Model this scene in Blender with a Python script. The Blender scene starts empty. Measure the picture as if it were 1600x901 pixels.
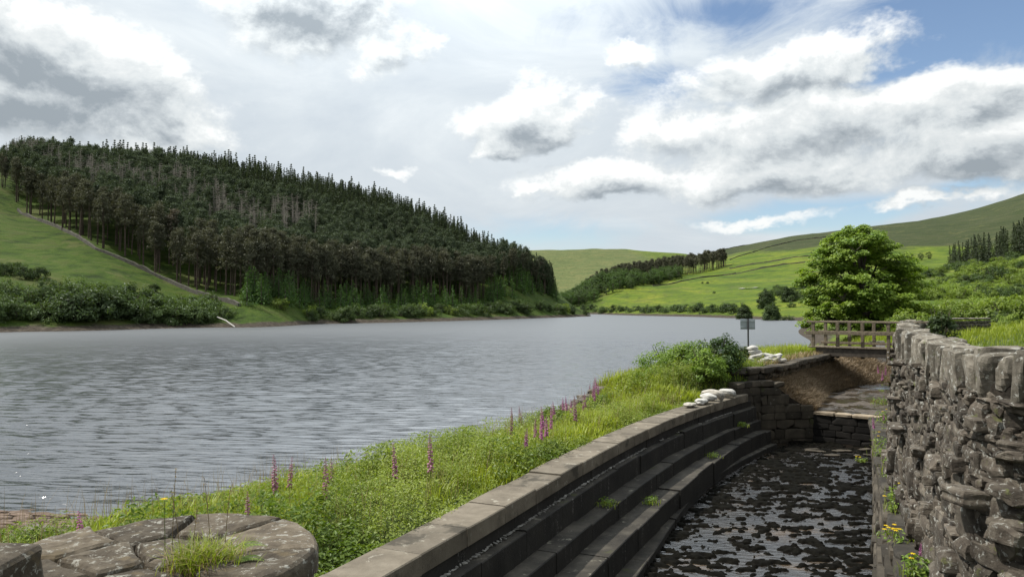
import bpy, bmesh, math, random
import numpy as np
from mathutils import Vector, Matrix

R = math.radians
rng = np.random.default_rng(7)
random.seed(7)
scene = bpy.context.scene
COL = scene.collection

# ------------------------------------------------------------------ camera maths (used to lay the place out)
F = 1164.0; PITCH = math.atan(29.5 / F); CAMZ = 4.5
cp, sp = math.cos(PITCH), math.sin(PITCH)
def ray(px, py):
    u = (px - 800) / F; v = (450.5 - py) / F
    return np.array([u, cp - v * sp, v * cp + sp])
def at(px, py, Y):
    d = ray(px, py); d = d / d[1]
    return np.array([d[0] * Y, Y, CAMZ + d[2] * Y])
def ath(px, py, h):
    d = ray(px, py); k = -h / d[2]
    return np.array([d[0] * k, d[1] * k, CAMZ - h])

# ------------------------------------------------------------------ numpy noise
_perm = np.random.default_rng(3).random((256, 256))
def vnoise(x, y):
    xi = np.floor(x).astype(int); yi = np.floor(y).astype(int)
    fx = x - xi; fy = y - yi
    fx = fx * fx * (3 - 2 * fx); fy = fy * fy * (3 - 2 * fy)
    a = _perm[xi & 255, yi & 255]; b = _perm[(xi + 1) & 255, yi & 255]
    c = _perm[xi & 255, (yi + 1) & 255]; d = _perm[(xi + 1) & 255, (yi + 1) & 255]
    return (a * (1 - fx) + b * fx) * (1 - fy) + (c * (1 - fx) + d * fx) * fy
def fbm(x, y, o=4):
    x = np.asarray(x, float); y = np.asarray(y, float)
    s = 0; a = .5; t = 0
    for i in range(o):
        s = s + a * vnoise(x + 17.3 * i, y + 9.1 * i); t += a
        x = x * 2.03; y = y * 2.03; a *= .5
    return s / t
def smooth(a, b, x):
    t = np.clip((np.asarray(x, float) - a) / (b - a), 0, 1)
    return t * t * (3 - 2 * t)

# ------------------------------------------------------------------ mesh building
class MB:
    def __init__(s): s.v = []; s.f = []; s.t = []; s.n = 0; s.m = []
    def add(s, V, Fc, tint=.5, mat=0):
        V = np.asarray(V, np.float32).reshape(-1, 3)
        s.v.append(V)
        s.t.append(np.broadcast_to(np.asarray(tint, np.float32), (len(V),)))
        groups = Fc if isinstance(Fc, list) else [Fc]
        for g in groups:
            g = np.asarray(g, np.int32)
            if len(g): s.f.append(g + s.n); s.m.append(np.full(len(g), mat, np.int32))
        s.n += len(V)
    def build(s, name, mats, parent=None, smooth_shade=False, loc=None):
        me = bpy.data.meshes.new(name)
        V = np.concatenate(s.v)
        ls = np.concatenate([g.reshape(-1) for g in s.f])
        tot = np.concatenate([np.full(len(g), g.shape[1], np.int32) for g in s.f])
        st = np.concatenate([[0], np.cumsum(tot)[:-1]]).astype(np.int32)
        me.vertices.add(len(V)); me.vertices.foreach_set('co', V.reshape(-1))
        me.loops.add(len(ls)); me.loops.foreach_set('vertex_index', ls.astype(np.int32))
        me.polygons.add(len(tot)); me.polygons.foreach_set('loop_start', st)
        me.polygons.foreach_set('material_index', np.concatenate(s.m))
        me.polygons.foreach_set('use_smooth', np.full(len(tot), smooth_shade, bool))
        a = me.attributes.new('tint', 'FLOAT', 'POINT')
        a.data.foreach_set('value', np.concatenate(s.t).astype(np.float32))
        for m in (mats if isinstance(mats, (list, tuple)) else [mats]): me.materials.append(m)
        me.update(calc_edges=True); me.validate()
        return link(name, me, parent, loc)
def link(name, me, parent=None, loc=None):
    o = bpy.data.objects.new(name, me); COL.objects.link(o)
    if parent is not None: o.parent = parent
    if loc is not None: o.location = loc
    return o
def empty(name, loc=(0, 0, 0), rz=0, s=1):
    o = bpy.data.objects.new(name, None); COL.objects.link(o)
    o.location = loc; o.rotation_euler = (0, 0, rz); o.scale = (s, s, s)
    o.empty_display_size = .2
    return o
def tag(o, label=None, cat=None, group=None, kind=None):
    if label: o['label'] = label
    if cat: o['category'] = cat
    if group: o['group'] = group
    if kind: o['kind'] = kind
    return o
def copy_tree(o, parent=None):
    c = o.copy(); COL.objects.link(c)
    if parent is not None: c.parent = parent
    for ch in o.children: copy_tree(ch, c)
    return c
def place(o, loc, rz=0, s=1, tilt=(0, 0)):
    o.location = tuple(float(q) for q in loc); o.rotation_euler = (tilt[0], tilt[1], rz)
    o.scale = s if isinstance(s, tuple) else (s, s, s)

def grid_faces(n, m):          # n rows, m cols
    i = np.arange(n - 1)[:, None] * m + np.arange(m - 1)[None]
    i = i.reshape(-1)
    return np.stack([i, i + 1, i + m + 1, i + m], 1)

def cube_grid(n):
    vid = {}; V = []; Q = []
    def g(p):
        if p not in vid: vid[p] = len(V); V.append(p)
        return vid[p]
    for ax in range(3):
        for sd in (0, n):
            for i in range(n):
                for j in range(n):
                    q = []
                    for a, b in ((i, j), (i + 1, j), (i + 1, j + 1), (i, j + 1)):
                        p = [0, 0, 0]; p[ax] = sd; p[(ax + 1) % 3] = a; p[(ax + 2) % 3] = b
                        q.append(g(tuple(p)))
                    if sd == 0: q = q[::-1]
                    Q.append(q)
    return np.array(V, float) / n * 2 - 1, np.array(Q)
CG = {n: cube_grid(n) for n in (3, 4, 5, 6, 8, 12)}

def wob(P, r, freq, amp):
    out = np.zeros(len(P))
    for i in range(4):
        d = r.normal(size=3); d /= np.linalg.norm(d)
        out += np.sin(P @ d * freq * (1 + .6 * i) + r.random() * 6.28) / (1 + .6 * i)
    return out * amp
def rock(size, n=4, k=7, rough=.10, r=rng):
    """rounded irregular block, full extents = size"""
    V, Q = CG[n]
    W = V / (np.sum(np.abs(V) ** k, 1) ** (1 / k))[:, None]
    # skew + chopped corners
    for _ in range(3 if rough < .055 else 6):
        d = r.normal(size=3); d /= np.linalg.norm(d)
        lim = (1.02 if rough < .055 else .92) + r.random() * .33
        over = W @ d - lim
        W = W - np.where(over > 0, over, 0)[:, None] * d
    sh = np.eye(3) + r.normal(size=(3, 3)) * rough * .8 * np.minimum(1, np.asarray(size)[:, None] / np.asarray(size)[None] + .0)
    W = W @ sh
    W = W * (1 + wob(W, r, 2.6, rough * .55) + wob(W, r, 6., rough * .22))[:, None]
    return W * np.asarray(size) / 2, Q
def rotz(V, a):
    c, s_ = math.cos(a), math.sin(a)
    return V @ np.array([[c, s_, 0], [-s_, c, 0], [0, 0, 1]])
def rotx(V, a):
    c, s_ = math.cos(a), math.sin(a)
    return V @ np.array([[1, 0, 0], [0, c, s_], [0, -s_, c]])
def roty(V, a):
    c, s_ = math.cos(a), math.sin(a)
    return V @ np.array([[c, 0, -s_], [0, 1, 0], [s_, 0, c]])

def cbox(sx, sy, sz, b=.01, seg=1):
    bm = bmesh.new(); bmesh.ops.create_cube(bm, size=1)
    bmesh.ops.scale(bm, vec=(sx, sy, sz), verts=bm.verts)
    if b: bmesh.ops.bevel(bm, geom=bm.edges[:], offset=b, segments=seg, affect='EDGES')
    bm.verts.index_update()
    V = np.array([v.co[:] for v in bm.verts]); T = []; Q = []
    for f in bm.faces:
        ids = [v.index for v in f.verts]
        (T if len(ids) == 3 else Q).append(ids)
    bm.free()
    return V, [np.array(Q).reshape(-1, 4), np.array(T).reshape(-1, 3)]
def tube(pts, rad, n=6):
    pts = np.asarray(pts, float); rad = np.broadcast_to(np.asarray(rad, float), (len(pts),))
    V = []
    for i, p in enumerate(pts):
        d = pts[min(i + 1, len(pts) - 1)] - pts[max(i - 1, 0)]
        d = d / (np.linalg.norm(d) + 1e-9)
        a = np.cross(d, [0, 0, 1.] if abs(d[2]) < .9 else [1., 0, 0]); a /= np.linalg.norm(a); b = np.cross(d, a)
        for k in range(n):
            t = k / n * 2 * math.pi
            V.append(p + rad[i] * (math.cos(t) * a + math.sin(t) * b))
    Fc = [[i * n + k, i * n + (k + 1) % n, (i + 1) * n + (k + 1) % n, (i + 1) * n + k] for i in range(len(pts) - 1) for k in range(n)]
    V.append(pts[-1]); e = len(V) - 1
    T = [[(len(pts) - 1) * n + k, (len(pts) - 1) * n + (k + 1) % n, e] for k in range(n)]
    return np.array(V), [np.array(Fc), np.array(T)]

def leaves(C, N, size, asp=.55, r=rng, bend=.15, T=None):
    """one folded rhombic leaf per centre; C,N (n,3)"""
    n = len(C); N = N / (np.linalg.norm(N, axis=1, keepdims=True) + 1e-9)
    if T is None: T = r.normal(size=(n, 3))
    T = T - N * np.sum(T * N, 1, keepdims=True); T /= (np.linalg.norm(T, axis=1, keepdims=True) + 1e-9)
    B = np.cross(N, T); s = np.broadcast_to(np.asarray(size, float), (n,))[:, None]
    a = np.broadcast_to(np.asarray(asp, float), (n,))[:, None]
    V = np.stack([C - T * s, C + B * s * a + N * s * bend, C + T * s - N * s * bend, C - B * s * a + N * s * bend], 1)
    return V.reshape(-1, 3), np.arange(n * 4).reshape(n, 4)
def blades(P, h, w, lean, az, r=rng, curl=.5):
    """grass blades, two quads each"""
    n = len(P)
    d = np.stack([np.cos(az), np.sin(az), np.zeros(n)], 1); sd = np.stack([-np.sin(az), np.cos(az), np.zeros(n)], 1)
    up = np.array([0, 0, 1.])
    h = np.broadcast_to(h, (n,))[:, None]; w = np.broadcast_to(w, (n,))[:, None]; lean = np.broadcast_to(lean, (n,))[:, None]
    m = P + up * h * .55 + d * h * lean * .35
    t = P + up * h * (1 - lean * curl * .6) + d * h * lean
    V = np.stack([P - sd * w, P + sd * w, m - sd * w * .8, m + sd * w * .8, t - sd * w * .12, t + sd * w * .12], 1).reshape(-1, 3)
    i = np.arange(n)[:, None] * 6
    Q = np.concatenate([i + np.array([0, 1, 3, 2]), i + np.array([2, 3, 5, 4])])
    return V, Q

# ------------------------------------------------------------------ materials
def mat(name):
    m = bpy.data.materials.new(name); m.use_nodes = True
    nt = m.node_tree; nt.nodes.clear()
    return m, nt
def N(nt, typ, **kw):
    n = nt.nodes.new(typ)
    for k, v in kw.items():
        if k == 'i':
            for kk, vv in v.items(): n.inputs[kk].default_value = vv
        else: setattr(n, k, v)
    return n
def L(nt, a, b): nt.links.new(a, b)
def noise(nt, vec, scale, detail=4, rough=.55, dist=0.):
    n = N(nt, 'ShaderNodeTexNoise', i={'Scale': scale, 'Detail': detail, 'Roughness': rough, 'Distortion': dist})
    if vec is not None: L(nt, vec, n.inputs['Vector'])
    return n.outputs['Fac']
def ramp(nt, fac, stops, interp='LINEAR'):
    n = N(nt, 'ShaderNodeValToRGB'); cr = n.color_ramp; cr.interpolation = interp
    while len(cr.elements) < len(stops): cr.elements.new(.5)
    for e, (p, c) in zip(cr.elements, stops):
        e.position = p; e.color = (c[0], c[1], c[2], 1) if hasattr(c, '__len__') else (c, c, c, 1)
    L(nt, fac, n.inputs['Fac']); return n.outputs['Color']
def mix(nt, fac, a, b, mode='MIX'):
    n = N(nt, 'ShaderNodeMix', data_type='RGBA', blend_type=mode)
    for sock, v in ((n.inputs[0], fac), (n.inputs[6], a), (n.inputs[7], b)):
        if isinstance(v, (int, float)): sock.default_value = v
        elif hasattr(v, '__len__'): sock.default_value = (v[0], v[1], v[2], 1)
        else: L(nt, v, sock)
    return n.outputs[2]
def math_(nt, op, a, b=None, c=None, clamp=False):
    n = N(nt, 'ShaderNodeMath', operation=op, use_clamp=clamp)
    for i, v in enumerate((a, b, c)):
        if v is None: continue
        if isinstance(v, (int, float)): n.inputs[i].default_value = v
        else: L(nt, v, n.inputs[i])
    return n.outputs[0]
def vmath(nt, op, a, b=None):
    n = N(nt, 'ShaderNodeVectorMath', operation=op)
    for i, v in enumerate((a, b)):
        if v is None: continue
        if hasattr(v, '__len__'): n.inputs[i].default_value = v
        else: L(nt, v, n.inputs[i])
    return n.outputs['Value'] if op in ('LENGTH', 'DOT_PRODUCT', 'DISTANCE') else n.outputs[0]
def sstep(nt, x, a, b):
    n = N(nt, 'ShaderNodeMapRange', interpolation_type='SMOOTHSTEP', i={'From Min': a, 'From Max': b})
    L(nt, x, n.inputs['Value']); return n.outputs['Result']
def bump(nt, h, strength, dist):
    n = N(nt, 'ShaderNodeBump', i={'Strength': strength, 'Distance': dist}); L(nt, h, n.inputs['Height'])
    return n.outputs['Normal']
def out(nt, sh):
    o = N(nt, 'ShaderNodeOutputMaterial'); L(nt, sh, o.inputs['Surface'])
def principled(nt, col, rough=.85, normal=None, spec=.3, **kw):
    p = N(nt, 'ShaderNodeBsdfPrincipled', i={'Roughness': rough if isinstance(rough, (int, float)) else .5, 'Specular IOR Level': spec})
    if hasattr(col, '__len__'): p.inputs['Base Color'].default_value = (*col, 1)
    else: L(nt, col, p.inputs['Base Color'])
    if not isinstance(rough, (int, float)): L(nt, rough, p.inputs['Roughness'])
    if normal is not None: L(nt, normal, p.inputs['Normal'])
    return p.outputs[0]
def attr(nt, name='tint'):
    return N(nt, 'ShaderNodeAttribute', attribute_name=name).outputs['Fac']
def pos(nt): return N(nt, 'ShaderNodeNewGeometry').outputs['Position']
def objrand(nt): return N(nt, 'ShaderNodeObjectInfo').outputs['Random']

def leaf_mat(name, a, b, trans=.35, transcol=None, rnd=.35):
    m, nt = mat(name)
    t = attr(nt); 
    c = mix(nt, t, a, b)
    if rnd:
        k = math_(nt, 'MULTIPLY_ADD', objrand(nt), rnd, 1 - rnd / 2)
        c = mix(nt, 1., c, N(nt, 'ShaderNodeCombineColor').outputs[0], 'MULTIPLY') if False else vmath(nt, 'SCALE', c)
        c.node.inputs['Scale'].default_value = 1; L(nt, k, c.node.inputs['Scale'])
    d = N(nt, 'ShaderNodeBsdfDiffuse'); L(nt, c, d.inputs[0])
    tr = N(nt, 'ShaderNodeBsdfTranslucent')
    tc = mix(nt, 1., c, transcol or (1.25, 1.35, .45), 'MULTIPLY'); L(nt, tc, tr.inputs[0])
    g = N(nt, 'ShaderNodeBsdfGlossy', i={'Roughness': .45}); g.inputs[0].default_value = (.9, .95, 1, 1)
    x = N(nt, 'ShaderNodeMixShader', i={0: trans}); L(nt, d.outputs[0], x.inputs[1]); L(nt, tr.outputs[0], x.inputs[2])
    y = N(nt, 'ShaderNodeMixShader', i={0: .018}); L(nt, x.outputs[0], y.inputs[1]); L(nt, g.outputs[0], y.inputs[2])
    out(nt, y.outputs[0]); return m

def stone_mat(name, c1, c2, c3, lichen=(.5, .5, .45), lich=.5, scale=3., bs=.5, rough=.9, bd=.02, spec=.25, moss=None, mossamt=.0, tintamp=.7):
    m, nt = mat(name); p = pos(nt)
    n1 = noise(nt, p, scale, 6, .6, .3); n2 = noise(nt, p, scale * 5.3, 5, .65)
    c = ramp(nt, n1, [(.3, c1), (.5, c2), (.7, c3)])
    c = mix(nt, math_(nt, 'MULTIPLY', n2, .55), c, mix(nt, .5, c, (.02, .018, .015)))
    t = attr(nt)
    k = math_(nt, 'MULTIPLY_ADD', t, tintamp, 1 - tintamp / 2)
    s = vmath(nt, 'SCALE', c); L(nt, k, s.node.inputs['Scale']); c = s
    n3 = noise(nt, p, scale * 2.1, 7, .7, .4)
    lm = sstep(nt, n3, .64 - lich * .12, .70 - lich * .08)
    lm = math_(nt, 'MULTIPLY', lm, .75)
    c = mix(nt, lm, c, lichen)
    if moss:
        n4 = noise(nt, p, scale * .8, 5, .6)
        up = N(nt, 'ShaderNodeSeparateXYZ'); L(nt, N(nt, 'ShaderNodeNewGeometry').outputs['Normal'], up.inputs[0])
        mm = math_(nt, 'MULTIPLY', sstep(nt, n4, .62 - mossamt * .2, .72 - mossamt * .2), .8)
        c = mix(nt, mm, c, moss)
    h = math_(nt, 'ADD', math_(nt, 'MULTIPLY', n2, .5), math_(nt, 'MULTIPLY', noise(nt, p, scale * 16, 4, .7), .35))
    out(nt, principled(nt, c, rough, bump(nt, h, bs, bd), spec)); return m

M = {}
M['wall'] = stone_mat('dry_stone', (.038, .030, .023), (.092, .077, .060), (.165, .146, .116), (.38, .38, .345), .72, 7., .9, bd=.03, moss=(.10, .11, .035), mossamt=.05, tintamp=1.0)
M['walltop'] = stone_mat('cope_stone', (.08, .07, .054), (.165, .148, .118), (.255, .232, .192), (.44, .44, .40), .8, 7., .8, bd=.03, moss=(.10, .11, .04), mossamt=.05, tintamp=.8)
M['core'] = stone_mat('wall_core', (.02, .017, .013), (.045, .037, .028), (.085, .07, .054), (.10, .10, .08), .3, 14., 1., bd=.06)
M['cap'] = stone_mat('capstone', (.052, .041, .029), (.10, .081, .057), (.155, .130, .096), (.33, .325, .285), .8, 7., .8, bd=.03, moss=(.11, .085, .05), mossamt=.25, tintamp=.7)
M['drum'] = stone_mat('drum_stone', (.08, .07, .06), (.15, .14, .12), (.22, .2, .17), (.45, .45, .42), .8, 5., .8)
M['coping'] = stone_mat('coping_slab', (.10, .085, .064), (.155, .132, .10), (.205, .178, .138), (.30, .28, .23), .45, 2.6, .6, bd=.02, moss=(.045, .04, .03), mossamt=.32, tintamp=.35)
M['pitch'] = stone_mat('pitching_stone', (.07, .048, .035), (.13, .092, .068), (.20, .15, .115), (.3, .26, .21), .5, 3., .9, bd=.03)
M['rubble'] = stone_mat('rubble_stone', (.06, .05, .042), (.12, .105, .09), (.2, .18, .155), (.3, .3, .27), .3, 4., .8)
M['farwall'] = stone_mat('field_wall', (.06, .056, .045), (.09, .084, .07), (.12, .115, .095), (.12, .12, .1), .2, 1., .8)
M['fieldwall_near'] = stone_mat('field_wall_near', (.05, .045, .035), (.10, .09, .07), (.15, .135, .11), (.25, .25, .21), .4, 5., .9)

def stained_mat(name, base, base2, streak, bs=.5):
    m, nt = mat(name); p = pos(nt)
    mp = N(nt, 'ShaderNodeMapping'); mp.inputs['Scale'].default_value = (7, 7, .55); L(nt, p, mp.inputs[0])
    st = noise(nt, mp.outputs[0], 1.2, 5, .7)
    n = noise(nt, p, 2.2, 6, .65)
    c = ramp(nt, n, [(.3, base), (.7, base2)])
    spk = noise(nt, p, 30, 3, .7)
    zone = sstep(nt, noise(nt, p, .9, 3, .5), .40, .55)
    w = math_(nt, 'MULTIPLY', sstep(nt, st, .53, .68), math_(nt, 'MULTIPLY', sstep(nt, spk, .48, .68), zone))
    c = mix(nt, math_(nt, 'MULTIPLY', w, .8), c, streak)
    nrm = N(nt, 'ShaderNodeSeparateXYZ'); L(nt, N(nt, 'ShaderNodeNewGeometry').outputs['True Normal'], nrm.inputs[0])
    h = math_(nt, 'ADD', noise(nt, p, 25, 4, .7), n)
    out(nt, principled(nt, c, .85, bump(nt, h, bs, .012), .25)); return m
M['riser'] = stained_mat('stained_step_stone', (.014, .013, .012), (.032, .029, .025), (.22, .21, .2))
M['tread'] = stone_mat('step_tread', (.018, .016, .0135), (.039, .035, .028), (.082, .073, .058), (.2, .19, .15), .3, 2.2, .6, moss=(.05, .055, .02), mossamt=.1, tintamp=.5)
M['pier'] = stone_mat('wing_wall_stone', (.035, .030, .023), (.062, .053, .04), (.095, .08, .06), (.22, .21, .18), .22, 2.5, .8, moss=(.05, .055, .02), mossamt=.1, tintamp=.9)
M['dark'] = stone_mat('stained_shaded_weir_stone', (.005, .0047, .0043), (.009, .008, .007), (.016, .014, .012), (.05, .046, .042), .1, 2.5, .8, tintamp=.8)  # black stain, with the tone lowered further to stand for shade on the front
M['mortar'] = stone_mat('pale_mortar', (.12, .115, .1), (.25, .24, .22), (.4, .39, .36), (.45, .45, .42), .5, 9., .8)
M['lip'] = stone_mat('lip_stone', (.16, .13, .09), (.26, .21, .15), (.34, .29, .22), (.4, .38, .32), .4, 4., .6)

def simple(name, col, rough=.7, spec=.3, nscale=0, namp=.3, bs=0.):
    m, nt = mat(name); c = col
    nrm = None
    if nscale:
        n = noise(nt, pos(nt), nscale, 5, .6)
        c = ramp(nt, n, [(.3, [q * (1 - namp) for q in col]), (.7, [min(1, q * (1 + namp)) for q in col])])
        if bs: nrm = bump(nt, n, bs, .01)
    out(nt, principled(nt, c, rough, nrm, spec)); return m
M['bark'] = simple('bark', (.10, .085, .07), .95, .1, 3, .5, .6)
M['pinebark'] = simple('pine_bark', (.085, .066, .052), .95, .1, 2, .4)
M['deadbark'] = simple('dead_pine_bark', (.225, .205, .175), .95, .1, 2, .3)
M['wood'] = simple('weathered_timber', (.15, .125, .09), .9, .15, 14, .4, .5)
M['deckbeam'] = simple('dark_beam', (.07, .06, .05), .9, .15, 8, .4, .4)
M['signback'] = simple('sign_back', (.30, .34, .35), .55, .4, 12, .12)
M['signpost'] = simple('sign_post', (.045, .045, .045), .6, .4)
M['bolt'] = simple('galvanised_bolt', (.45, .45, .44), .4, .5)
M['bag'] = simple('white_sack', (.43, .42, .39), .8, .25, 25, .14, .8)
M['bagdirty'] = simple('dirty_sack', (.36, .335, .29), .85, .2, 15, .25, .5)
M['pipe'] = simple('pale_pole', (.40, .385, .36), .6, .3, 5, .15)
M['stem'] = simple('plant_stem', (.09, .12, .04), .8, .2)
M['drystem'] = simple('dry_stem', (.16, .12, .07), .9, .1)
M['algae'] = simple('black_algae', (.0045, .0042, .003), .9, .05, 9, .6, .8)
M['litter'] = simple('pale_litter', (.42, .40, .34), .8, .2, 20, .25)

M['pine'] = leaf_mat('pine_needles', (.070, .072, .046), (.13, .128, .08), .15, (1.1, 1.15, .6))
M['pinebrown'] = leaf_mat('brown_pine_needles', (.10, .088, .066), (.165, .142, .105), .15, (1.1, 1.1, .7))
M['spruce'] = leaf_mat('spruce_needles', (.046, .064, .036), (.088, .108, .058), .15, (1.1, 1.2, .6))
M['young'] = leaf_mat('young_conifer_needles', (.050, .105, .030), (.10, .17, .05), .25)
M['willow'] = leaf_mat('willow_leaves', (.06, .095, .03), (.11, .155, .055), .3)
M['dkshrub'] = leaf_mat('dark_shrub_leaves', (.042, .066, .024), (.085, .125, .042), .28)
M['broad'] = leaf_mat('broadleaf', (.04, .075, .02), (.09, .145, .036), .3)
M['bright'] = leaf_mat('bright_scrub_leaves', (.125, .185, .035), (.24, .30, .06), .32)
M['syc'] = leaf_mat('sycamore_leaves', (.10, .175, .022), (.25, .33, .05), .36, rnd=0)
M['bush'] = leaf_mat('bramble_leaves', (.10, .175, .026), (.22, .30, .055), .35, rnd=0)
M['grass'] = leaf_mat('grass_blades', (.14, .19, .022), (.30, .34, .05), .38, rnd=0)
M['drygrass'] = leaf_mat('dry_grass', (.20, .145, .075), (.36, .28, .16), .25, (1.1, 1., .7), rnd=0)
M['deadveg'] = leaf_mat('dead_bank_litter', (.15, .11, .07), (.38, .30, .20), .15, (1.1, 1., .7), rnd=0)
M['herb'] = leaf_mat('herb_leaves', (.11, .165, .024), (.31, .36, .08), .35, rnd=0)
M['fern'] = leaf_mat('fern_fronds', (.10, .16, .03), (.20, .26, .06), .4, rnd=0)
M['foxflower'] = leaf_mat('foxglove_bells', (.40, .12, .30), (.62, .28, .50), .35, (1.1, .7, 1.), rnd=.3)
M['fadeflower'] = leaf_mat('faded_foxglove_bells', (.36, .15, .23), (.52, .28, .38), .3, (1.1, .8, .9), rnd=.3)
M['yellow'] = leaf_mat('yellow_petals', (.62, .42, .01), (.78, .58, .02), .3, (1.1, 1., .4), rnd=0)

# ------------------------------------------------------------------ terrain
# (px, py, distance) control points read off the valley, turned into ground points
CPTS = []
def c3(px, py, Y, dz=0): 
    p = at(px, py, Y); CPTS.append((p[0], p[1], p[2] + dz))
def shore(px, py):
    Y = CAMZ / -(ray(px, py)[2] / ray(px, py)[1]); p = at(px, py, Y); CPTS.append((p[0], p[1], 0.)); return p
SH_L = [shore(*q) for q in ((-260, 532), (-120, 525), (0, 519), (150, 516), (340, 511.5), (470, 507.5), (600, 504), (680, 502), (750, 500), (830, 497.3), (905, 494.7))]
SH_R = [shore(*q) for q in ((920, 490.7), (960, 491.8), (1000, 493), (1080, 494.6), (1150, 497), (1210, 499.3))]
for q in SH_L: CPTS.append((q[0] * 1.045, q[1] * 1.045, 1.9)); CPTS.append((q[0] * .95, q[1] * .95, -1.6))
for q in SH_R: CPTS.append((q[0] * 1.03, q[1] * 1.03, 1.5)); CPTS.append((q[0] * .95, q[1] * .95, -1.8))
for q in ((-260, 480, 128), (0, 470, 150), (0, 400, 195), (0, 345, 236), (0, 290, 285), (150, 400, 207), (370, 476, 186), (260, 440, 206), (30, 335, 262),
          (200, 303, 300), (100, 283, 312), (400, 319, 318), (600, 357, 338), (700, 390, 352), (800, 427, 368), (850, 462, 384), (600, 484, 240), (750, 484, 288), (450, 472, 204),
          (400, 400, 262), (600, 425, 292), (720, 440, 322), (-200, 300, 260), (-300, 240, 300), (500, 440, 250),
          (865, 391, 1900), (825, 391.5, 1900), (950, 389, 1900), (1020, 393, 1900), (1085, 400, 1900), (850, 446, 1250), (950, 430, 1250), (880, 476, 800), (1030, 425, 1250),
          (1050, 470, 480), (1150, 450, 480), (1250, 440, 460), (1150, 402, 800), (1110, 404, 900), (1088, 401, 1000), (1150, 390, 1050), (1220, 378, 1050), (1300, 367, 1050), (1450, 342, 1000),
          (1600, 305, 950), (1750, 262, 920), (1500, 378, 650), (1400, 402, 600), (1600, 362, 620), (1450, 428, 400), (1600, 402, 400), (1520, 455, 210), (1620, 450, 220), (1500, 485, 100),
          (1620, 478, 100), (1350, 480, 150), (1300, 470, 300), (1380, 440, 330), (930, 447, 640), (1050, 434, 690), (1135, 418, 730), (900, 470, 620), (1000, 470, 520)):
    c3(*q)
for _px, _Y, _z in ((100, 345, 63), (200, 345, 62.5), (300, 345, 60.5), (400, 350, 57.5), (500, 358, 52.5), (600, 368, 46), (700, 378, 34), (800, 392, 21)): CPTS.append(((_px - 800) / F * _Y, _Y, _z))
CPTS += [(-40, 440, 28), (-95, 440, 48), (-180, 420, 58), (30, 460, 12), (60, 520, 4), (-300, 300, 60), (-250, 180, 40)]
CPTS += [(0, 60, -4), (-40, 90, -4), (0, 150, -4), (30, 250, -4), (55, 330, -3), (50, 190, -4), (-60, 60, -4), (-20, 30, -3), (-60, 20, -3), (-15, 18, -3), (10, 45, -3), (20, 80, -3), (60, 230, -3), (-110, 60, -3), (15, 110, -3.5)]
CPTS += [(24, 62, .0), (40, 100, 0.), (62, 160, 0.), (83, 210, 0.)]            # near right shore
CPTS += [(29, 62, 2.2), (46, 100, 2.3), (70, 160, 2.5), (92, 215, 2.5)]
CPTS += [(10, 10, 3.45), (16, 20, 3.4), (22, 33, 3.3), (30, 45, 3.3), (38, 45, 3.7), (30, 25, 3.6), (20, 10, 3.6), (40, 80, 2.8), (60, 70, 4.2), (90, 60, 6), (60, 20, 5), (8, 4, 3.45), (26, 46, 2.8), (32, 62, 2.7)]
CPTS += [(0, 2800, 110), (200, 2800, 110), (500, 1600, 70), (800, 1700, 120), (-400, 2600, 130), (1200, 1500, 130), (-600, 1500, 100), (1500, 900, 150), (900, 300, 90), (-500, 500, 70), (-700, 250, 70)]
CP = np.array(CPTS)
def _warp(x, y):
    r = np.hypot(x, y) + 3
    return np.stack([np.arctan2(x, y) * 3.2, np.log(r)], -1)
def _k(d): return np.where(d > 1e-9, d * d * np.log(d + 1e-12), 0.)
_W = _warp(CP[:, 0], CP[:, 1]); _n = len(CP)
_A = np.zeros((_n + 3, _n + 3))
_A[:_n, :_n] = _k(np.linalg.norm(_W[:, None] - _W[None], axis=-1)) + np.eye(_n) * 2e-4
_A[:_n, _n] = 1; _A[:_n, _n + 1:] = _W; _A[_n, :_n] = 1; _A[_n + 1:, :_n] = _W.T
_sol = np.linalg.lstsq(_A, np.concatenate([CP[:, 2], np.zeros(3)]), rcond=None)[0]
def tps(x, y):
    x = np.asarray(x, float); y = np.asarray(y, float); sh = x.shape
    Q = _warp(x.reshape(-1), y.reshape(-1)); o = np.zeros(len(Q))
    for i in range(0, len(Q), 20000):
        q = Q[i:i + 20000]
        o[i:i + 20000] = _k(np.linalg.norm(q[:, None] - _W[None], axis=-1)) @ _sol[:_n] + _sol[_n] + q @ _sol[_n + 1:]
    return np.clip(o, -5, 220).reshape(sh)

# plan lines of the spillway (front edge of coping, etc.)
FY = np.array([1., 6.64, 9.85, 11.0, 13.2, 15.8, 18.6, 20.4, 21.2]); FX = np.array([-3.8, -1.23, .25, .756, 1.81, 3.17, 4.95, 6.25, 6.9])
def curve(n=140, y0=2.5, y1=20.95):
    Y = np.linspace(y0, y1, n)
    X = np.interp(Y, FY, FX)
    for _ in range(60): X[1:-1] = .5 * X[1:-1] + .25 * (X[:-2] + X[2:])
    P = np.stack([X, Y], 1); T = np.gradient(P, axis=0); T /= np.linalg.norm(T, axis=1, keepdims=True)
    return P, T, np.stack([T[:, 1], -T[:, 0]], 1)            # normal points to the pool
CPp, CPt, CPn = curve()
CLs = np.concatenate([[0], np.cumsum(np.linalg.norm(np.diff(CPp, axis=0), axis=1))])
Xback = CPp - CPn * .46
def Xc(y): return np.interp(y, Xback[:, 1], Xback[:, 0], left=None)
UPY = np.array([21.5, 21.95, 22.6, 24.6, 27.6, 29.2, 31.]); UPX = np.array([7.15, 7.75, 8.25, 9.5, 11.65, 12.75, 14.])
EY = np.array([0, 5, 8, 10.5, 15, 20, 25, 30, 40, 62]); EX = np.array([-9.6, -8.2, -7.0, -4.9, -1.6, 1.7, 5.0, 8.6, 13, 24])
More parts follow.
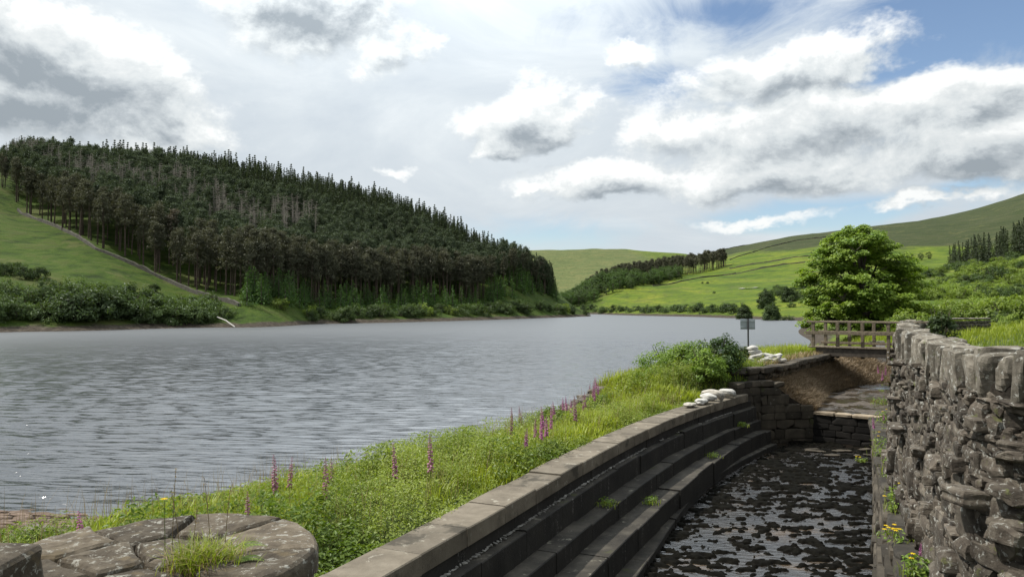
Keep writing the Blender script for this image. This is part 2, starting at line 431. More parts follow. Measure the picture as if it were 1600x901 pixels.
FLOOR = CAMZ - 3.85; LEDGE = CAMZ - 3.0; COPZ = CAMZ - 2.4; UPZ = CAMZ - 1.72
WLY = np.array([6.4, 7.1, 8.3, 9.8, 11.4, 13.6, 16.5, 20.1, 25., 28., 30.5, 33.]); WLX = np.array([4.15, 4.38, 4.9, 5.5, 6.08, 7.05, 8.6, 10.5, 13., 14.6, 15.9, 17.2])
def wall_top_x(y): return np.interp(y, WLY, WLX)
def ground_near(x, y):
    x = np.asarray(x, float); y = np.asarray(y, float)
    xe = np.interp(y, EY, EX) + (fbm(y * .5, x * 0 + 3.3) - .5) * .8
    pl = np.interp(x, [3.5, 5.8, 6.35, 7.1, 8.7], [20.3, 20.75, 20.95, 21.6, 22.0])
    lz = 2.03 + (UPZ - .05 - 2.03) * smooth(-.1 - 1.6 * smooth(5.9, 3.5, x), .25 + .8 * smooth(5.9, 3.5, x), y - pl) - .5 * smooth(34, 60, y)
    xr = np.where(y < 21., np.minimum(Xc(y), 5.95), np.interp(y, UPY, UPX) - .55)
    fr = np.clip((xr - x) / np.maximum(xr - xe, .5), 0, 1)
    z = lz - (.26 + .26 * smooth(9, 13, y)) * fr ** 1.6 + (fbm(x * .9, y * .9) - .5) * .22 * smooth(0, .15, fr) - .05
    z = np.where(x < xe, z - (xe - x) * .62, z)
    emb = ((15.9 + (x + 10) * -.25) - y) * .16 * smooth(-6.6, -8.2, x)
    z = np.maximum(z, np.where(x < -6.7, emb, -9))
    z = np.maximum(z, -1.6)
    right = x > wall_top_x(y) + .2
    chan = (x > xr + .1) & (y < 32.6) & ~right
    z = np.where(chan, .1, z)
    t = tps(x, y)
    z = np.where(right & (y < 33), t, z)
    b = smooth(31.5, 36, y) * smooth(11.5, 15, x - 0 * y)
    b = np.maximum(b, smooth(48, 62, y))
    b = np.where(right, 1, b)
    return np.where(chan, z, z * (1 - b) + t * b)
def ground_far(x, y):
    t = tps(x, y); r = np.hypot(x, y)
    amp = np.clip(r * .010, 0, 5) * smooth(.8, 6, t)
    return t + (fbm(x * .011 + 4, y * .011, 5) - .5) * amp * 1.5 + (fbm(x * .05, y * .05, 3) - .5) * np.clip(r * .003, 0, 1.2) * smooth(.6, 3, t)
def in_near(x, y, m=0.): return (x > -15 + m) & (x < 40 - m) & (y > 0.5 + m) & (y < 60 - m)
def G(x, y):
    x = np.asarray(x, float); y = np.asarray(y, float)
    g = ground_far(x, y)
    nr = in_near(x, y)
    if np.any(nr): g = np.where(nr, ground_near(np.where(nr, x, 0), np.where(nr, y, 5)), g)
    return g

def terrain_mat():
    m, nt = mat('valley_grass'); p = pos(nt)
    s = N(nt, 'ShaderNodeSeparateXYZ'); L(nt, p, s.inputs[0])
    n1 = noise(nt, p, .02, 6, .6, .5); n2 = noise(nt, p, .16, 6, .65); n3 = noise(nt, p, 1.3, 4, .7)
    mp = N(nt, 'ShaderNodeMapping'); mp.inputs['Scale'].default_value = (.035, .012, .30); L(nt, p, mp.inputs[0])
    n4 = noise(nt, mp.outputs[0], 1., 5, .65, .6)
    left = ramp(nt, n2, [(.34, (.018, .033, .006)), (.5, (.042, .074, .009)), (.66, (.085, .105, .022))])
    field = ramp(nt, n4, [(.30, (.040, .078, .012)), (.5, (.095, .138, .014)), (.68, (.165, .19, .022))])
    moor = ramp(nt, n4, [(.3, (.026, .036, .015)), (.5, (.040, .050, .021)), (.7, (.060, .063, .031))])
    farh = ramp(nt, n4, [(.3, (.072, .098, .035)), (.5, (.105, .125, .045)), (.72, (.16, .15, .06))])
    isr = sstep(nt, math_(nt, 'MULTIPLY_ADD', s.outputs['Y'], -.12, s.outputs['X']), -6, 4)
    c = mix(nt, isr, left, field)
    zz = math_(nt, 'MULTIPLY_ADD', math_(nt, 'SUBTRACT', n1, .5), 30, s.outputs['Z'])
    # moor above the intake wall on the right hill: height limit falls to the right
    lim = math_(nt, 'MULTIPLY_ADD', s.outputs['X'], -.105, math_(nt, 'ADD', zz, 0))
    mo = math_(nt, 'MULTIPLY', sstep(nt, math_(nt, 'MULTIPLY_ADD', s.outputs['X'], .10, zz), 88, 97), isr)
    mo = math_(nt, 'MULTIPLY', mo, sstep(nt, s.outputs['Y'], 1350, 1200))
    c = mix(nt, mo, c, moor)
    c = mix(nt, sstep(nt, s.outputs['Y'], 780, 1000 ), c, mix(nt, mo, mix(nt, sstep(nt, s.outputs['X'], 330, 250), c, farh), moor))
    # rush / bracken darker patches
    dk = math_(nt, 'MULTIPLY', sstep(nt, n2, .53, .64), .6)
    c = mix(nt, dk, c, (.034, .046, .013))
    c = mix(nt, math_(nt, 'MULTIPLY', sstep(nt, noise(nt, mp.outputs[0], 4.5, 6, .7, 1.), .52, .62), .55), c, (.045, .065, .018))
    c = mix(nt, math_(nt, 'MULTIPLY', sstep(nt, noise(nt, p, .055, 6, .7, .8), .55, .63), .5), c, (.10, .10, .04))
    c = mix(nt, math_(nt, 'MULTIPLY', n3, .5), c, mix(nt, .55, c, (.02, .03, .008)))
    # bare drawdown margin at the water's edge
    sz = math_(nt, 'MULTIPLY_ADD', math_(nt, 'SUBTRACT', noise(nt, p, .25, 5, .65), .5), 1.6, s.outputs['Z'])
    bare = sstep(nt, sz, 1.3, .75)
    bc = ramp(nt, noise(nt, p, 1.1, 6, .75), [(.3, (.022, .018, .014)), (.5, (.05, .041, .031)), (.72, (.11, .093, .073))])
    c = mix(nt, bare, c, bc)
    h = math_(nt, 'ADD', n2, math_(nt, 'MULTIPLY', n3, .25))
    out(nt, principled(nt, c, .95, bump(nt, h, .8, 1.2), .1)); return m
M['terrain'] = terrain_mat()
def soil_mat():
    m, nt = mat('soil_and_turf'); p = pos(nt)
    s = N(nt, 'ShaderNodeSeparateXYZ'); L(nt, p, s.inputs[0])
    n1 = noise(nt, p, .8, 6, .65); n2 = noise(nt, p, 7, 5, .7)
    c = ramp(nt, n1, [(.3, (.035, .055, .014)), (.5, (.06, .09, .02)), (.7, (.09, .11, .032))])
    c = mix(nt, math_(nt, 'MULTIPLY', n2, .6), c, (.03, .028, .014))
    bare = sstep(nt, math_(nt, 'MULTIPLY_ADD', math_(nt, 'SUBTRACT', n1, .5), 1.0, s.outputs['Z']), 1.55, 1.25)
    bc = ramp(nt, n2, [(.3, (.03, .026, .022)), (.55, (.08, .068, .055)), (.75, (.16, .145, .12))])
    c = mix(nt, bare, c, bc)
    out(nt, principled(nt, c, .95, bump(nt, math_(nt, 'ADD', n1, n2), .8, .06), .1)); return m
M['soil'] = soil_mat()

def build_terrain():
    az = np.concatenate([np.linspace(-180, -52, 34)[:-1], np.linspace(-52, 52, 330), np.linspace(52, 180, 34)[1:]])
    rr = np.concatenate([[0.5], np.geomspace(3, 4200, 230)])
    A, Rr = np.meshgrid(np.radians(az), rr)
    x = Rr * np.sin(A); y = Rr * np.cos(A)
    z = ground_far(x, y)
    beh = smooth(60, 85, np.abs(np.degrees(A)))
    z = z * (1 - beh) + beh * np.where(x < 0, -2., 3.)
    inn = in_near(x, y, 1.2)
    z = np.where(inn, np.minimum(z, np.where(in_near(x, y, 1.2), np.where(inn, ground_near(np.where(inn, x, 0), np.where(inn, y, 5)), 0), 0)) - 1.0, z)
    mb = MB(); mb.add(np.stack([x, y, z], -1).reshape(-1, 3), grid_faces(*x.shape)[:, ::-1])
    o = mb.build('terrain', M['terrain'], smooth_shade=True); tag(o, kind='structure')
    xs = np.arange(-15, 40.01, .22); ys = np.arange(.5, 60.01, .22)
    x, y = np.meshgrid(xs, ys); z = ground_near(x, y)
    mb = MB(); mb.add(np.stack([x, y, z], -1).reshape(-1, 3), grid_faces(*x.shape))
    o = mb.build('ground', M['soil'], smooth_shade=True); tag(o, kind='structure')
build_terrain()

# ------------------------------------------------------------------ reservoir water
def water_mat():
    m, nt = mat('reservoir_water'); p = pos(nt)
    mp = N(nt, 'ShaderNodeMapping'); mp.inputs['Rotation'].default_value = (0, 0, R(-10)); mp.inputs['Scale'].default_value = (.38, 1.0, 1); L(nt, p, mp.inputs[0])
    a = noise(nt, mp.outputs[0], 3.6, 4, .6, .3)
    pb = N(nt, 'ShaderNodeBsdfPrincipled', i={'Base Color': (.032, .036, .041, 1), 'Roughness': .07, 'IOR': 2.1, 'Specular IOR Level': .5})
    dist = vmath(nt, 'LENGTH', p); rg = N(nt, 'ShaderNodeMapRange', i={'From Min': 25., 'From Max': 150., 'To Min': .08, 'To Max': .40}); L(nt, dist, rg.inputs['Value']); L(nt, rg.outputs[0], pb.inputs['Roughness'])   # open water is wind-ruffled
    L(nt, bump(nt, a, .30, .10), pb.inputs['Normal']); out(nt, pb.outputs[0]); return m
M['water'] = water_mat()
def build_water():
    az = np.radians(np.concatenate([np.linspace(-100, -40, 40)[:-1], np.linspace(-40, 30, 800), np.linspace(30, 60, 30)[1:]]))
    rr = np.concatenate([[6., 7.2], np.geomspace(8.5, 140, 1500), np.geomspace(141, 640, 120)])
    A, Rr = np.meshgrid(az, rr); x = Rr * np.sin(A); y = Rr * np.cos(A)
    r = np.random.default_rng(12); z = np.zeros_like(x)
    cell = Rr * .0019
    gust = .55 + .9 * fbm(x * .035 + 3, y * .02, 3)
    dx, dy = (fbm(x * .22, y * .22, 3) - .5) * 1.6, (fbm(x * .22 + 50, y * .22, 3) - .5) * 1.6
    nw = 60
    for i in range(nw):
        lam = .20 * (.50 / .20) ** r.random() if i % 4 else .5 + .5 * r.random(); th = R(-97) + r.normal() * R(8); k = 2 * math.pi / lam
        amp = (.0068 if i % 4 else .0052) * lam
        fade = smooth(1.8, 3.4, lam / cell)
        ph = k * ((x + dx * .10) * math.cos(th) + (y + dy * .10) * math.sin(th)) + r.random() * 6.28
        w = np.sin(ph + .15 * np.sin(ph)); z += amp * fade * w
    z *= gust
    mb = MB(); mb.add(np.stack([x, y, z], -1).reshape(-1, 3), grid_faces(*x.shape)[:, ::-1]); tag(mb.build('reservoir_water', M['water'], smooth_shade=True), kind='structure')
build_water()

# ------------------------------------------------------------------ stepped spillway wall
def sweep(mb, o0, o1, z0, z1, s0=None, s1=None, block=1.25, gap=.006, tint=True, jit=.004, taper=None, mat_i=0, topmat=None):
    """blocks along the coping curve between offsets o0..o1 (towards pool +) and heights z0..z1"""
    s0 = 0 if s0 is None else s0; s1 = CLs[-1] if s1 is None else s1
    s = s0
    while s < s1 - .05:
        e = min(s + block * (.85 + .3 * random.random()), s1)
        ss = np.linspace(s + gap, e - gap, 5)
        P = np.stack([np.interp(ss, CLs, CPp[:, k]) for k in (0, 1)], 1)
        Nn = np.stack([np.interp(ss, CLs, CPn[:, k]) for k in (0, 1)], 1)
        j = np.random.default_rng(int(s * 1000)).normal(size=3) * jit
        tp = 1 if taper is None else taper(ss)
        a = P + Nn * o0; b = P + Nn * (o0 + (o1 + j[0] - o0) * (np.asarray(tp)[:, None] if taper is not None else 1))
        bv = .012
        b2 = b - Nn * bv
        zt = z1 + j[1]
        rings = [np.c_[a, np.full(5, z0)], np.c_[a, np.full(5, zt)], np.c_[b2, np.full(5, zt)], np.c_[b, np.full(5, zt - bv)], np.c_[b, np.full(5, z0)]]
        V = np.stack(rings, 1).reshape(-1, 3)
        t_ = random.random()
        Q = np.array([[i * 5 + k, i * 5 + (k + 1) % 5, (i + 1) * 5 + (k + 1) % 5, (i + 1) * 5 + k] for i in range(4) for k in (0, 2, 3, 4)])
        QT = np.array([[i * 5 + 1, i * 5 + 2, (i + 1) * 5 + 2, (i + 1) * 5 + 1] for i in range(4)])
        n0 = mb.n
        mb.add(V, [Q], t_, mat_i)
        mb.f.append(QT + n0); mb.m.append(np.full(len(QT), mat_i if topmat is None else topmat, np.int32))
        ends = np.array([[4, 3, 2, 1, 0], [20, 21, 22, 23, 24]])
        mb.f.append(ends + n0); mb.m.append(np.full(2, mat_i, np.int32))
        s = e

spill = empty('spillway_wall', (CPp[0][0], CPp[0][1], FLOOR))
tag(spill, 'long curved stone spillway wall with dark steps descending into the drained pool', 'spillway wall')
off = Vector(spill.location)
def rel(o): 
    o.location = o.location - off; return o
Z1, Z2, Z3, Z4 = CAMZ - 2.77, CAMZ - 3.11, CAMZ - 3.385, CAMZ - 3.73
mb = MB(); sweep(mb, -.44, 0, .1, COPZ - .20, block=1.6); o = rel(mb.build('upper_wall', M['riser'], spill))
for nm, (a, b, z, tp) in {'upper_step': (-.3, .15, Z1, None), 'middle_step': (-.2, .43, Z2, lambda s: 1 - .25 * smooth(13, 20, s)), 'lower_step': (-.1, .84, Z3, lambda s: 1 - .30 * smooth(13, 20, s)),
                          'kerb_step': (0, 1.15, Z4, lambda s: 1 - .38 * smooth(8, 17, s))}.items():
    mb = MB(); sweep(mb, a, b, .1, z, block=1.3, topmat=1, taper=tp, jit=.010); rel(mb.build(nm, [M['riser'], M['tread']], spill))
s = 0.; ends = [0]
while s < CLs[-1] - .3:
    s += .80 + .18 * random.random(); ends.append(min(s, CLs[-1]))
for a, b in zip(ends[:-1], ends[1:]):
    mb = MB(); sweep(mb, -.47, .035, COPZ - .20, COPZ, a, b, block=9, gap=.007, jit=.006); rel(mb.build('coping_slab', M['coping'], spill))
# pale mortar line at the foot of the top riser
mb = MB()
for s in np.arange(.5, CLs[-1] - .5, .075):
    if fbm(np.array([s * .8]), np.array([1.5]))[0] < .42: continue
    P = np.array([np.interp(s, CLs, CPp[:, k]) for k in (0, 1)]); n_ = np.array([np.interp(s, CLs, CPn[:, k]) for k in (0, 1)])
    q = P + n_ * (.012 + rng.random() * .02)
    V, Q = rock((.03 + .07 * rng.random(), .03, .012 + .014 * rng.random()), 3, 4, .2); mb.add(rotz(V, rng.random() * 3) + np.array([q[0], q[1], Z1 + .01]), Q, rng.random())
rel(mb.build('mortar_line', M['mortar'], spill))

# ------------------------------------------------------------------ wing wall, weir wall and upper channel
PA, PB, PC = np.array([6.2, 20.55]), np.array([7.1, 21.3]), np.array([8.72, 21.62])
LIPR = np.array([10.1, 20.45])
def masonry(mb, p0, p1, z0, ztop, course=.25, length=.48, depth=.3, k=22, r=np.random.default_rng(5), n=4, out_n=None):
    d = p1 - p0; Ln = np.linalg.norm(d); d = d / Ln; nrm = np.array([d[1], -d[0]])
    z = z0; row = 0
    while z < z0 + 4:
        hgt = course * (.8 + .4 * r.random()); s = -.25 * r.random() if row % 2 else 0.
        any_ = False
        while s < Ln:
            l = length * (.6 + .9 * r.random()); a, b = max(s, 0), min(s + l, Ln)
            s += l
            if b - a < .06: continue
            mid = (a + b) / 2; zt = ztop(mid / Ln) if callable(ztop) else ztop
            if z + hgt * .5 > zt: continue
            hh = min(hgt, zt - z)
            any_ = True
            V, Q = rock((b - a - .004, depth, hh - .004), n + 2 if k > 10 else n, k, .010 if k > 10 else .03, r)
            ang = math.atan2(d[1], d[0]); V = rotz(V, ang)
            c = p0 + d * mid - nrm * (depth / 2 - r.normal() * .008)
            mb.add(V + np.array([c[0], c[1], z + hh / 2]), Q, r.random())
        z += hgt; row += 1
        if not any_ and row > 2: break
wing = empty('wing_wall', (7.5, 21.6, FLOOR)); off = Vector(wing.location)
tag(wing, 'dark coursed stone wing wall ending the spillway pool below the upper sandbags', 'wing wall')
mb = MB()
masonry(mb, PA, PB, FLOOR - .2, UPZ - .36)
masonry(mb, PB, PC, FLOOR - .2, lambda t: np.interp(t, [0, .32, 1], [UPZ - .36, UPZ - .38, LEDGE + .02]))
# backing
def prism(mb, poly, z0, z1, tint=.4):
    n = len(poly); P = np.array(poly, float)
    z1 = np.broadcast_to(np.asarray(z1, float), (n,))
    V = np.concatenate([np.c_[P, np.full(n, z0)], np.c_[P, z1]])
    Q = np.array([[i, (i + 1) % n, n + (i + 1) % n, n + i] for i in range(n)])
    n0 = mb.n; mb.add(V, [Q], tint)
    mb.f.append(np.array([list(range(n, 2 * n))]) + n0); mb.m.append(np.zeros(1, np.int32))
bm_ = MB(); prism(bm_, [PA + [0, .06], PB + [-.02, .05], PB + [.45, .35], [7.3, 22.4], [6.0, 21.6]], .1, UPZ - .4)
prism(bm_, [PB + [.45, .32], PC + [-.05, .06], PC + [-.05, .35], [7.4, 21.9]], .1, [UPZ - .5, LEDGE - .05, LEDGE - .05, UPZ - .5])
rel(mb.build('masonry', M['pier'], wing)); rel(bm_.build('backing', M['core'], wing))
# coping that runs on along the bank to the bridge
def cope_line(y0, y1): 
    ys = np.linspace(y0, y1, 80); return np.stack([np.interp(ys, UPY, UPX), ys], 1)
line = np.concatenate([[[5.6, 21.1], [6.2, 21.05], [6.7, 21.15]], cope_line(21.5, 28.6)])
for _ in range(6): line[1:-1] = .5 * line[1:-1] + .25 * (line[:-2] + line[2:])
ls = np.concatenate([[0], np.cumsum(np.linalg.norm(np.diff(line, axis=0), axis=1))])
s = 0; r = np.random.default_rng(11)
while s < ls[-1] - .2:
    l = .5 + .4 * r.random(); c = np.array([np.interp(s + l / 2, ls, line[:, k]) for k in (0, 1)])
    c2 = np.array([np.interp(s + l / 2 + .05, ls, line[:, k]) for k in (0, 1)]); d = c2 - c
    V, Q = rock((l + .0, .5, .19), 5, 9, .035, r); V = rotz(V, math.atan2(d[1], d[0]))
    mb = MB(); mb.add(V + np.array([c[0] - .12, c[1] + .12, UPZ - .10 + r.normal() * .008]), Q, r.random()); rel(mb.build('coping_slab', M['pier'], wing))
    s += l
# second thin course under the coping
mb = MB(); s = 0
while s < ls[-1] - .2:
    l = .35 + .4 * r.random(); c = np.array([np.interp(s + l / 2, ls, line[:, k]) for k in (0, 1)])
    c2 = np.array([np.interp(s + l / 2 + .05, ls, line[:, k]) for k in (0, 1)]); d = c2 - c
    V, Q = rock((l - .01, .4, .17), 4, 9, .04, r); V = rotz(V, math.atan2(d[1], d[0]))
    mb.add(V + np.array([c[0] - .14, c[1] + .16, UPZ - .28]), Q, r.random()); s += l
rel(mb.build('string_course', M['pier'], wing))

weir = empty('weir_wall', (9.4, 21.1, FLOOR)); off = Vector(weir.location)
tag(weir, 'low black-stained cross wall darkened for shade under the wet lip of the upper channel', 'weir wall')
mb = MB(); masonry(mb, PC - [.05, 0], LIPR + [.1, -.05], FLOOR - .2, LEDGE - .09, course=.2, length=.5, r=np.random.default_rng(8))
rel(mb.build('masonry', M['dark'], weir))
mb = MB(); prism(mb, [PC + [0, .05], LIPR + [.1, .05], LIPR + [.4, .5], PC + [.3, .5]], .1, LEDGE - .1); rel(mb.build('backing', M['core'], weir))
d = LIPR - PC; Ln = np.linalg.norm(d); d /= Ln; s = 0; r = np.random.default_rng(4)
while s < Ln:
    l = min(.42 + .2 * r.random(), Ln - s + .02); c = PC + d * (s + l / 2)
    V, Q = rock((l - .01, .32, .10), 4, 8, .04, r); mb = MB()
    mb.add(rotz(V, math.atan2(d[1], d[0])) + np.array([c[0] + .05, c[1] + .12, LEDGE - .045]), Q, r.random()); rel(mb.build('lip_slab', M['lip'], weir)); s += l

# channel floor, sloping bank
def wetfloor_mat(name, c1, c2, c3, puddle, rip=9.):
    m, nt = mat(name); p = pos(nt)
    n1 = noise(nt, p, 1.1, 6, .65, .4); n2 = noise(nt, p, 6, 6, .7)
    c = ramp(nt, n2, [(.3, c1), (.5, c2), (.72, c3)])
    wet = sstep(nt, n1, puddle, puddle + .08)
    rough = math_(nt, 'MULTIPLY_ADD', wet, -.62, .75)
    c = mix(nt, math_(nt, 'MULTIPLY', wet, .6), c, (.03, .024, .016))
    h = math_(nt, 'MULTIPLY', n2, math_(nt, 'MULTIPLY_ADD', wet, -.85, 1))
    out(nt, principled(nt, c, rough, bump(nt, h, .6, .03), .5)); return m
M['chan'] = wetfloor_mat('channel_floor', (.030, .022, .015), (.058, .043, .029), (.14, .115, .085), .42)
ys = np.linspace(20.5, 34, 70); ts = np.linspace(0, 1, 24)
left_x = np.interp(ys, [20.5, 21.65, 25.9, 29, 31, 34], [9.9, 8.75, 10.9, 13.6, 15.2, 16.2]); right_x = .47 * ys + .98
x = left_x[:, None] * (1 - ts) + right_x[:, None] * ts + 0; y = np.repeat(ys[:, None], 24, 1)
z = LEDGE - .03 + (fbm(x * 2, y * 2) - .5) * .10 + .012 * (y - 21) + 1.35 * smooth(30.2, 33., y)
k = (y > 21.62 - (x - 8.72) * .85 + .1)
y = np.where(k, y, 21.62 - (x - 8.72) * .85 + .1)
mb = MB(); mb.add(np.stack([x, y, z], -1).reshape(-1, 3), grid_faces(*x.shape)); tag(mb.build('channel_floor', M['chan'], smooth_shade=True), kind='structure')
bank_pts = []
ys = np.linspace(21.66, 33, 76); ts = np.linspace(-.12, 1.12, 26)
bx = np.interp(ys, [21.65, 25.9, 28, 29.3, 31, 33], [8.75, 10.95, 12.9, 14.7, 16.7, 18.2]); txx = np.interp(ys, UPY, UPX, right=None) + np.where(ys > 30, (ys - 30) * .6, 0)
txx = np.minimum(txx - .22, bx - .35)
for _ in range(4): txx[1:-1] = .5 * txx[1:-1] + .25 * (txx[2:] + txx[:-2])
x = bx[:, None] * (1 - ts) + txx[:, None] * ts; y = np.repeat(ys[:, None], len(ts), 1)
z = (LEDGE - .02) * (1 - ts) + (UPZ - .3) * ts + (fbm(x * 3, y * 3) - .5) * .18 * (1 - 0 * ts)
M['banksoil'] = simple('bank_soil', (.15, .11, .072), .95, .1, 6, .5, .8)
mb = MB(); mb.add(np.stack([x, y, z], -1).reshape(-1, 3), grid_faces(*x.shape)[:, ::-1]); tag(mb.build('bank', M['banksoil'], smooth_shade=True), kind='structure')
bx_, by_, bz_ = x, y, z
n = 24000; i = rng.integers(0, x.shape[0] - 1, n); j = rng.integers(2, x.shape[1] - 2, n); a = rng.random(n)[:, None]; b = rng.random(n)[:, None]
P = np.stack([x, y, z], -1); Pp = P[i, j] * (1 - a) * (1 - b) + P[i + 1, j] * a * (1 - b) + P[i, j + 1] * (1 - a) * b + P[i + 1, j + 1] * a * b
V, Q = blades(Pp, rng.uniform(.06, .26, n), rng.uniform(.004, .010, n), rng.uniform(.6, 1.4, n), rng.normal(-.5, .8, n))
mb = MB(); mb.add(V, Q, np.repeat(rng.random(n), 6)); tag(mb.build('dead_grass', M['deadveg']), kind='stuff')

# ------------------------------------------------------------------ pool floor with algae in a film of water
def poolfilm_mat():
    m, nt = mat('pool_film'); p = pos(nt)
    mp = N(nt, 'ShaderNodeMapping'); mp.inputs['Scale'].default_value = (1, 2.4, 1); mp.inputs['Rotation'].default_value = (0, 0, R(12)); L(nt, p, mp.inputs[0])
    h = math_(nt, 'ADD', noise(nt, mp.outputs[0], 4.5, 4, .6, .4), math_(nt, 'MULTIPLY', noise(nt, mp.outputs[0], 14, 3, .6), .3))
    n = noise(nt, p, 1.2, 5, .6)
    c = ramp(nt, n, [(.4, (.010, .009, .008)), (.58, (.022, .017, .012)), (.72, (.07, .045, .022))])
    pb = N(nt, 'ShaderNodeBsdfPrincipled', i={'Roughness': .10, 'IOR': 1.85, 'Specular IOR Level': .6}); L(nt, c, pb.inputs['Base Color'])
    L(nt, bump(nt, h, .45, .05), pb.inputs['Normal']); out(nt, pb.outputs[0]); return m
M['film'] = poolfilm_mat()
mb = MB(); ys = np.linspace(2.5, 22, 60)
x0 = np.interp(ys, FY, FX) - .5; x1 = .5 * ys + .4
ts = np.linspace(0, 1, 20); x = x0[:, None] * (1 - ts) + x1[:, None] * ts; y = np.repeat(ys[:, None], 20, 1)
mb.add(np.stack([x, y, np.full_like(x, FLOOR)], -1).reshape(-1, 3), grid_faces(*x.shape)); tag(mb.build('pool_floor', M['film'], smooth_shade=True), kind='structure')
xs = np.arange(-1.2, 10.6, .035); ys = np.arange(6.8, 21.6, .035)
x, y = np.meshgrid(xs, ys)
f = .60 * fbm(x * 4.6 + 5, y * 6.8, 3) + .40 * fbm(x * 12 + 8, y * 15, 3) + .16 * (fbm(x * .6, y * .6 + 3, 2) - .5)
hz = np.clip((f - .505) * .7, -.05, .05) + (fbm(x * 14, y * 14, 2) - .5) * .03 * (f > .5)
xl = np.interp(y, FY, FX) + 1.0; xr = .49 * y - .05
ok = (x > xl) & (x < xr) & (y < 21.5)
zz = FLOOR + np.where(ok, hz - .012, -.05)
Q = grid_faces(*x.shape); keep = (zz.reshape(-1)[Q].max(1) > FLOOR - .01); Q = Q[keep]
used = np.unique(Q); remap = np.full(x.size, -1); remap[used] = np.arange(len(used))
mb = MB(); mb.add(np.stack([x, y, zz], -1).reshape(-1, 3)[used], remap[Q]); tag(mb.build('algae', M['algae'], smooth_shade=True), kind='stuff')
# pale debris lying on the pool floor
LIT = [(1041, 672, .20, 'pale flat slip of stone in the middle of the black pool algae'), (1100, 738, .26, 'pale yellowish leaf scrap lying right of centre on the pool floor'),
       (975, 690, .16, None), (1060, 620, .2, None)]
for px, py, sz, lab in LIT[:2]:
    p = ath(px, py, 3.80); V, Q = rock((sz * 1.6, sz * .8, .04), 4, 5, .14); mb = MB(); mb.add(rotz(V, rng.random() * 2), Q, .9)
    o = mb.build('stone_scrap', M['litter'], loc=(p[0], p[1], FLOOR + .06)); tag(o, lab, 'debris')
# rust-brown shallow gravel near the steps and pale slabs below the weir
mb = MB()
for k in range(12):
    p = np.array([8.0 + 2.0 * rng.random(), 19.3 + 1.3 * rng.random()]); 
    if p[0] > .49 * p[1] - .2: continue
    V, Q = rock((.2 + .3 * rng.random(), .1 + .12 * rng.random(), .03), 4, 5, .12); mb.add(rotz(V, rng.normal() * .4) + np.array([p[0], p[1], FLOOR + .03]), Q, rng.random())
tag(mb.build('stone_rubble', M['pier']), kind='stuff')

# ------------------------------------------------------------------ right-hand dry stone wall on its footing
WY = np.array([6., 8.3, 13.6, 20., 28., 33.]); WH = np.array([.41, .42, .44, .48, .55, .60])
wl = [(6.2, 5.95), (5.6, 5.98), (5.0, 6.0), (4.5, 6.1)] + [(wall_top_x(v), v) for v in np.linspace(6.4, 30.5, 56)] + [(16.5, 31.3), (17.2, 32.0), (18.0, 32.4)]
wl = np.array(wl)
for _ in range(3): wl[1:-1] = .5 * wl[1:-1] + .25 * (wl[:-2] + wl[2:])
ws = np.concatenate([[0], np.cumsum(np.linalg.norm(np.diff(wl, axis=0), axis=1))])
wt = np.gradient(wl, axis=0); wt /= np.linalg.norm(wt, axis=1, keepdims=True); wn = np.stack([-wt[:, 1], wt[:, 0]], 1)
def wat(s): 
    f_ = lambda A: np.array([np.interp(s, ws, A[:, 0]), np.interp(s, ws, A[:, 1])])
    return f_(wl), f_(wt), f_(wn)
def wtop(s):
    p, _, _ = wat(s); h = np.interp(p[1], np.append(WY, [36]), np.append(WH, [.62])); return CAMZ - h
dsw = empty('dry_stone_wall', (4.4, 7., LEDGE)); off = Vector(dsw.location)
tag(dsw, 'tall rough dry stone wall with upright cope stones running along the right side', 'stone wall')
COPE = .40
def face_off(z, zt): return .20 * np.clip((zt - COPE - z) / (zt - COPE - LEDGE), -.1, 1.05)
mb = MB(); r = np.random.default_rng(21)
z = 0.; rows = []
s = 0
# rows are continuous in a 0..1 height coordinate so courses drift with the falling top
fr = 0.
hs = []
while fr < 1: 
    h_ = (.13 if r.random() < .45 else .2) * (.8 + .5 * r.random()) / 2.6 * (1.3 if fr < .4 else .8); hs.append((fr, min(h_, 1 - fr))); fr += h_
for f0, fh in hs:
    s = .3 * r.random()
    while s < ws[-1] - .1:
        p, t, n_ = wat(s); 
        l = (.12 + .30 * r.random() ** 1.5) * (1.3 if f0 < .45 else .95)
        p, t, n_ = wat(s + l / 2); zt = wtop(s + l / 2); H = zt - COPE - LEDGE
        hz_ = fh * H * (1.16 + .12 * r.normal() if r.random() < .82 else 1.5)
        zc = LEDGE + (f0 + fh / 2) * H + r.normal() * .015
        dep = .34 + .1 * r.random()
        prot = r.normal() * .022 + (.07 if r.random() < .06 else 0)
        V, Q = rock((l * 1.16, dep, hz_ * 1.10), 6 if s < 8 else (4 if s < 14 else 3), 10 + 8 * r.random(), .06, r)
        V = roty(V, r.normal() * .07 + (r.choice([-.5, .5]) if r.random() < .10 else 0)); V = rotx(V, r.normal() * .05)
        c = p + n_ * (face_off(zc, zt) - dep / 2 + .05 + prot)
        mb.add(rotz(V, math.atan2(t[1], t[0]) + r.normal() * .1) + np.array([c[0], c[1], zc]), Q, r.random())
        s += l
for k in range(1500):
    s = ws[-1] * r.random() ** 1.6; p, t, n_ = wat(s); zt = wtop(s); zc = LEDGE + r.random() * (zt - COPE - LEDGE)
    sz = .06 + .09 * r.random(); V, Q = rock((sz * (1.2 + r.random()), .2, sz), 3, 8, .09, r); c = p + n_ * (face_off(zc, zt) - .055 + r.normal() * .012)
    mb.add(rotz(roty(V, r.normal() * .3), math.atan2(t[1], t[0])) + np.array([c[0], c[1], zc]), Q, r.random())
rel(mb.build('stonework', M['wall'], dsw))
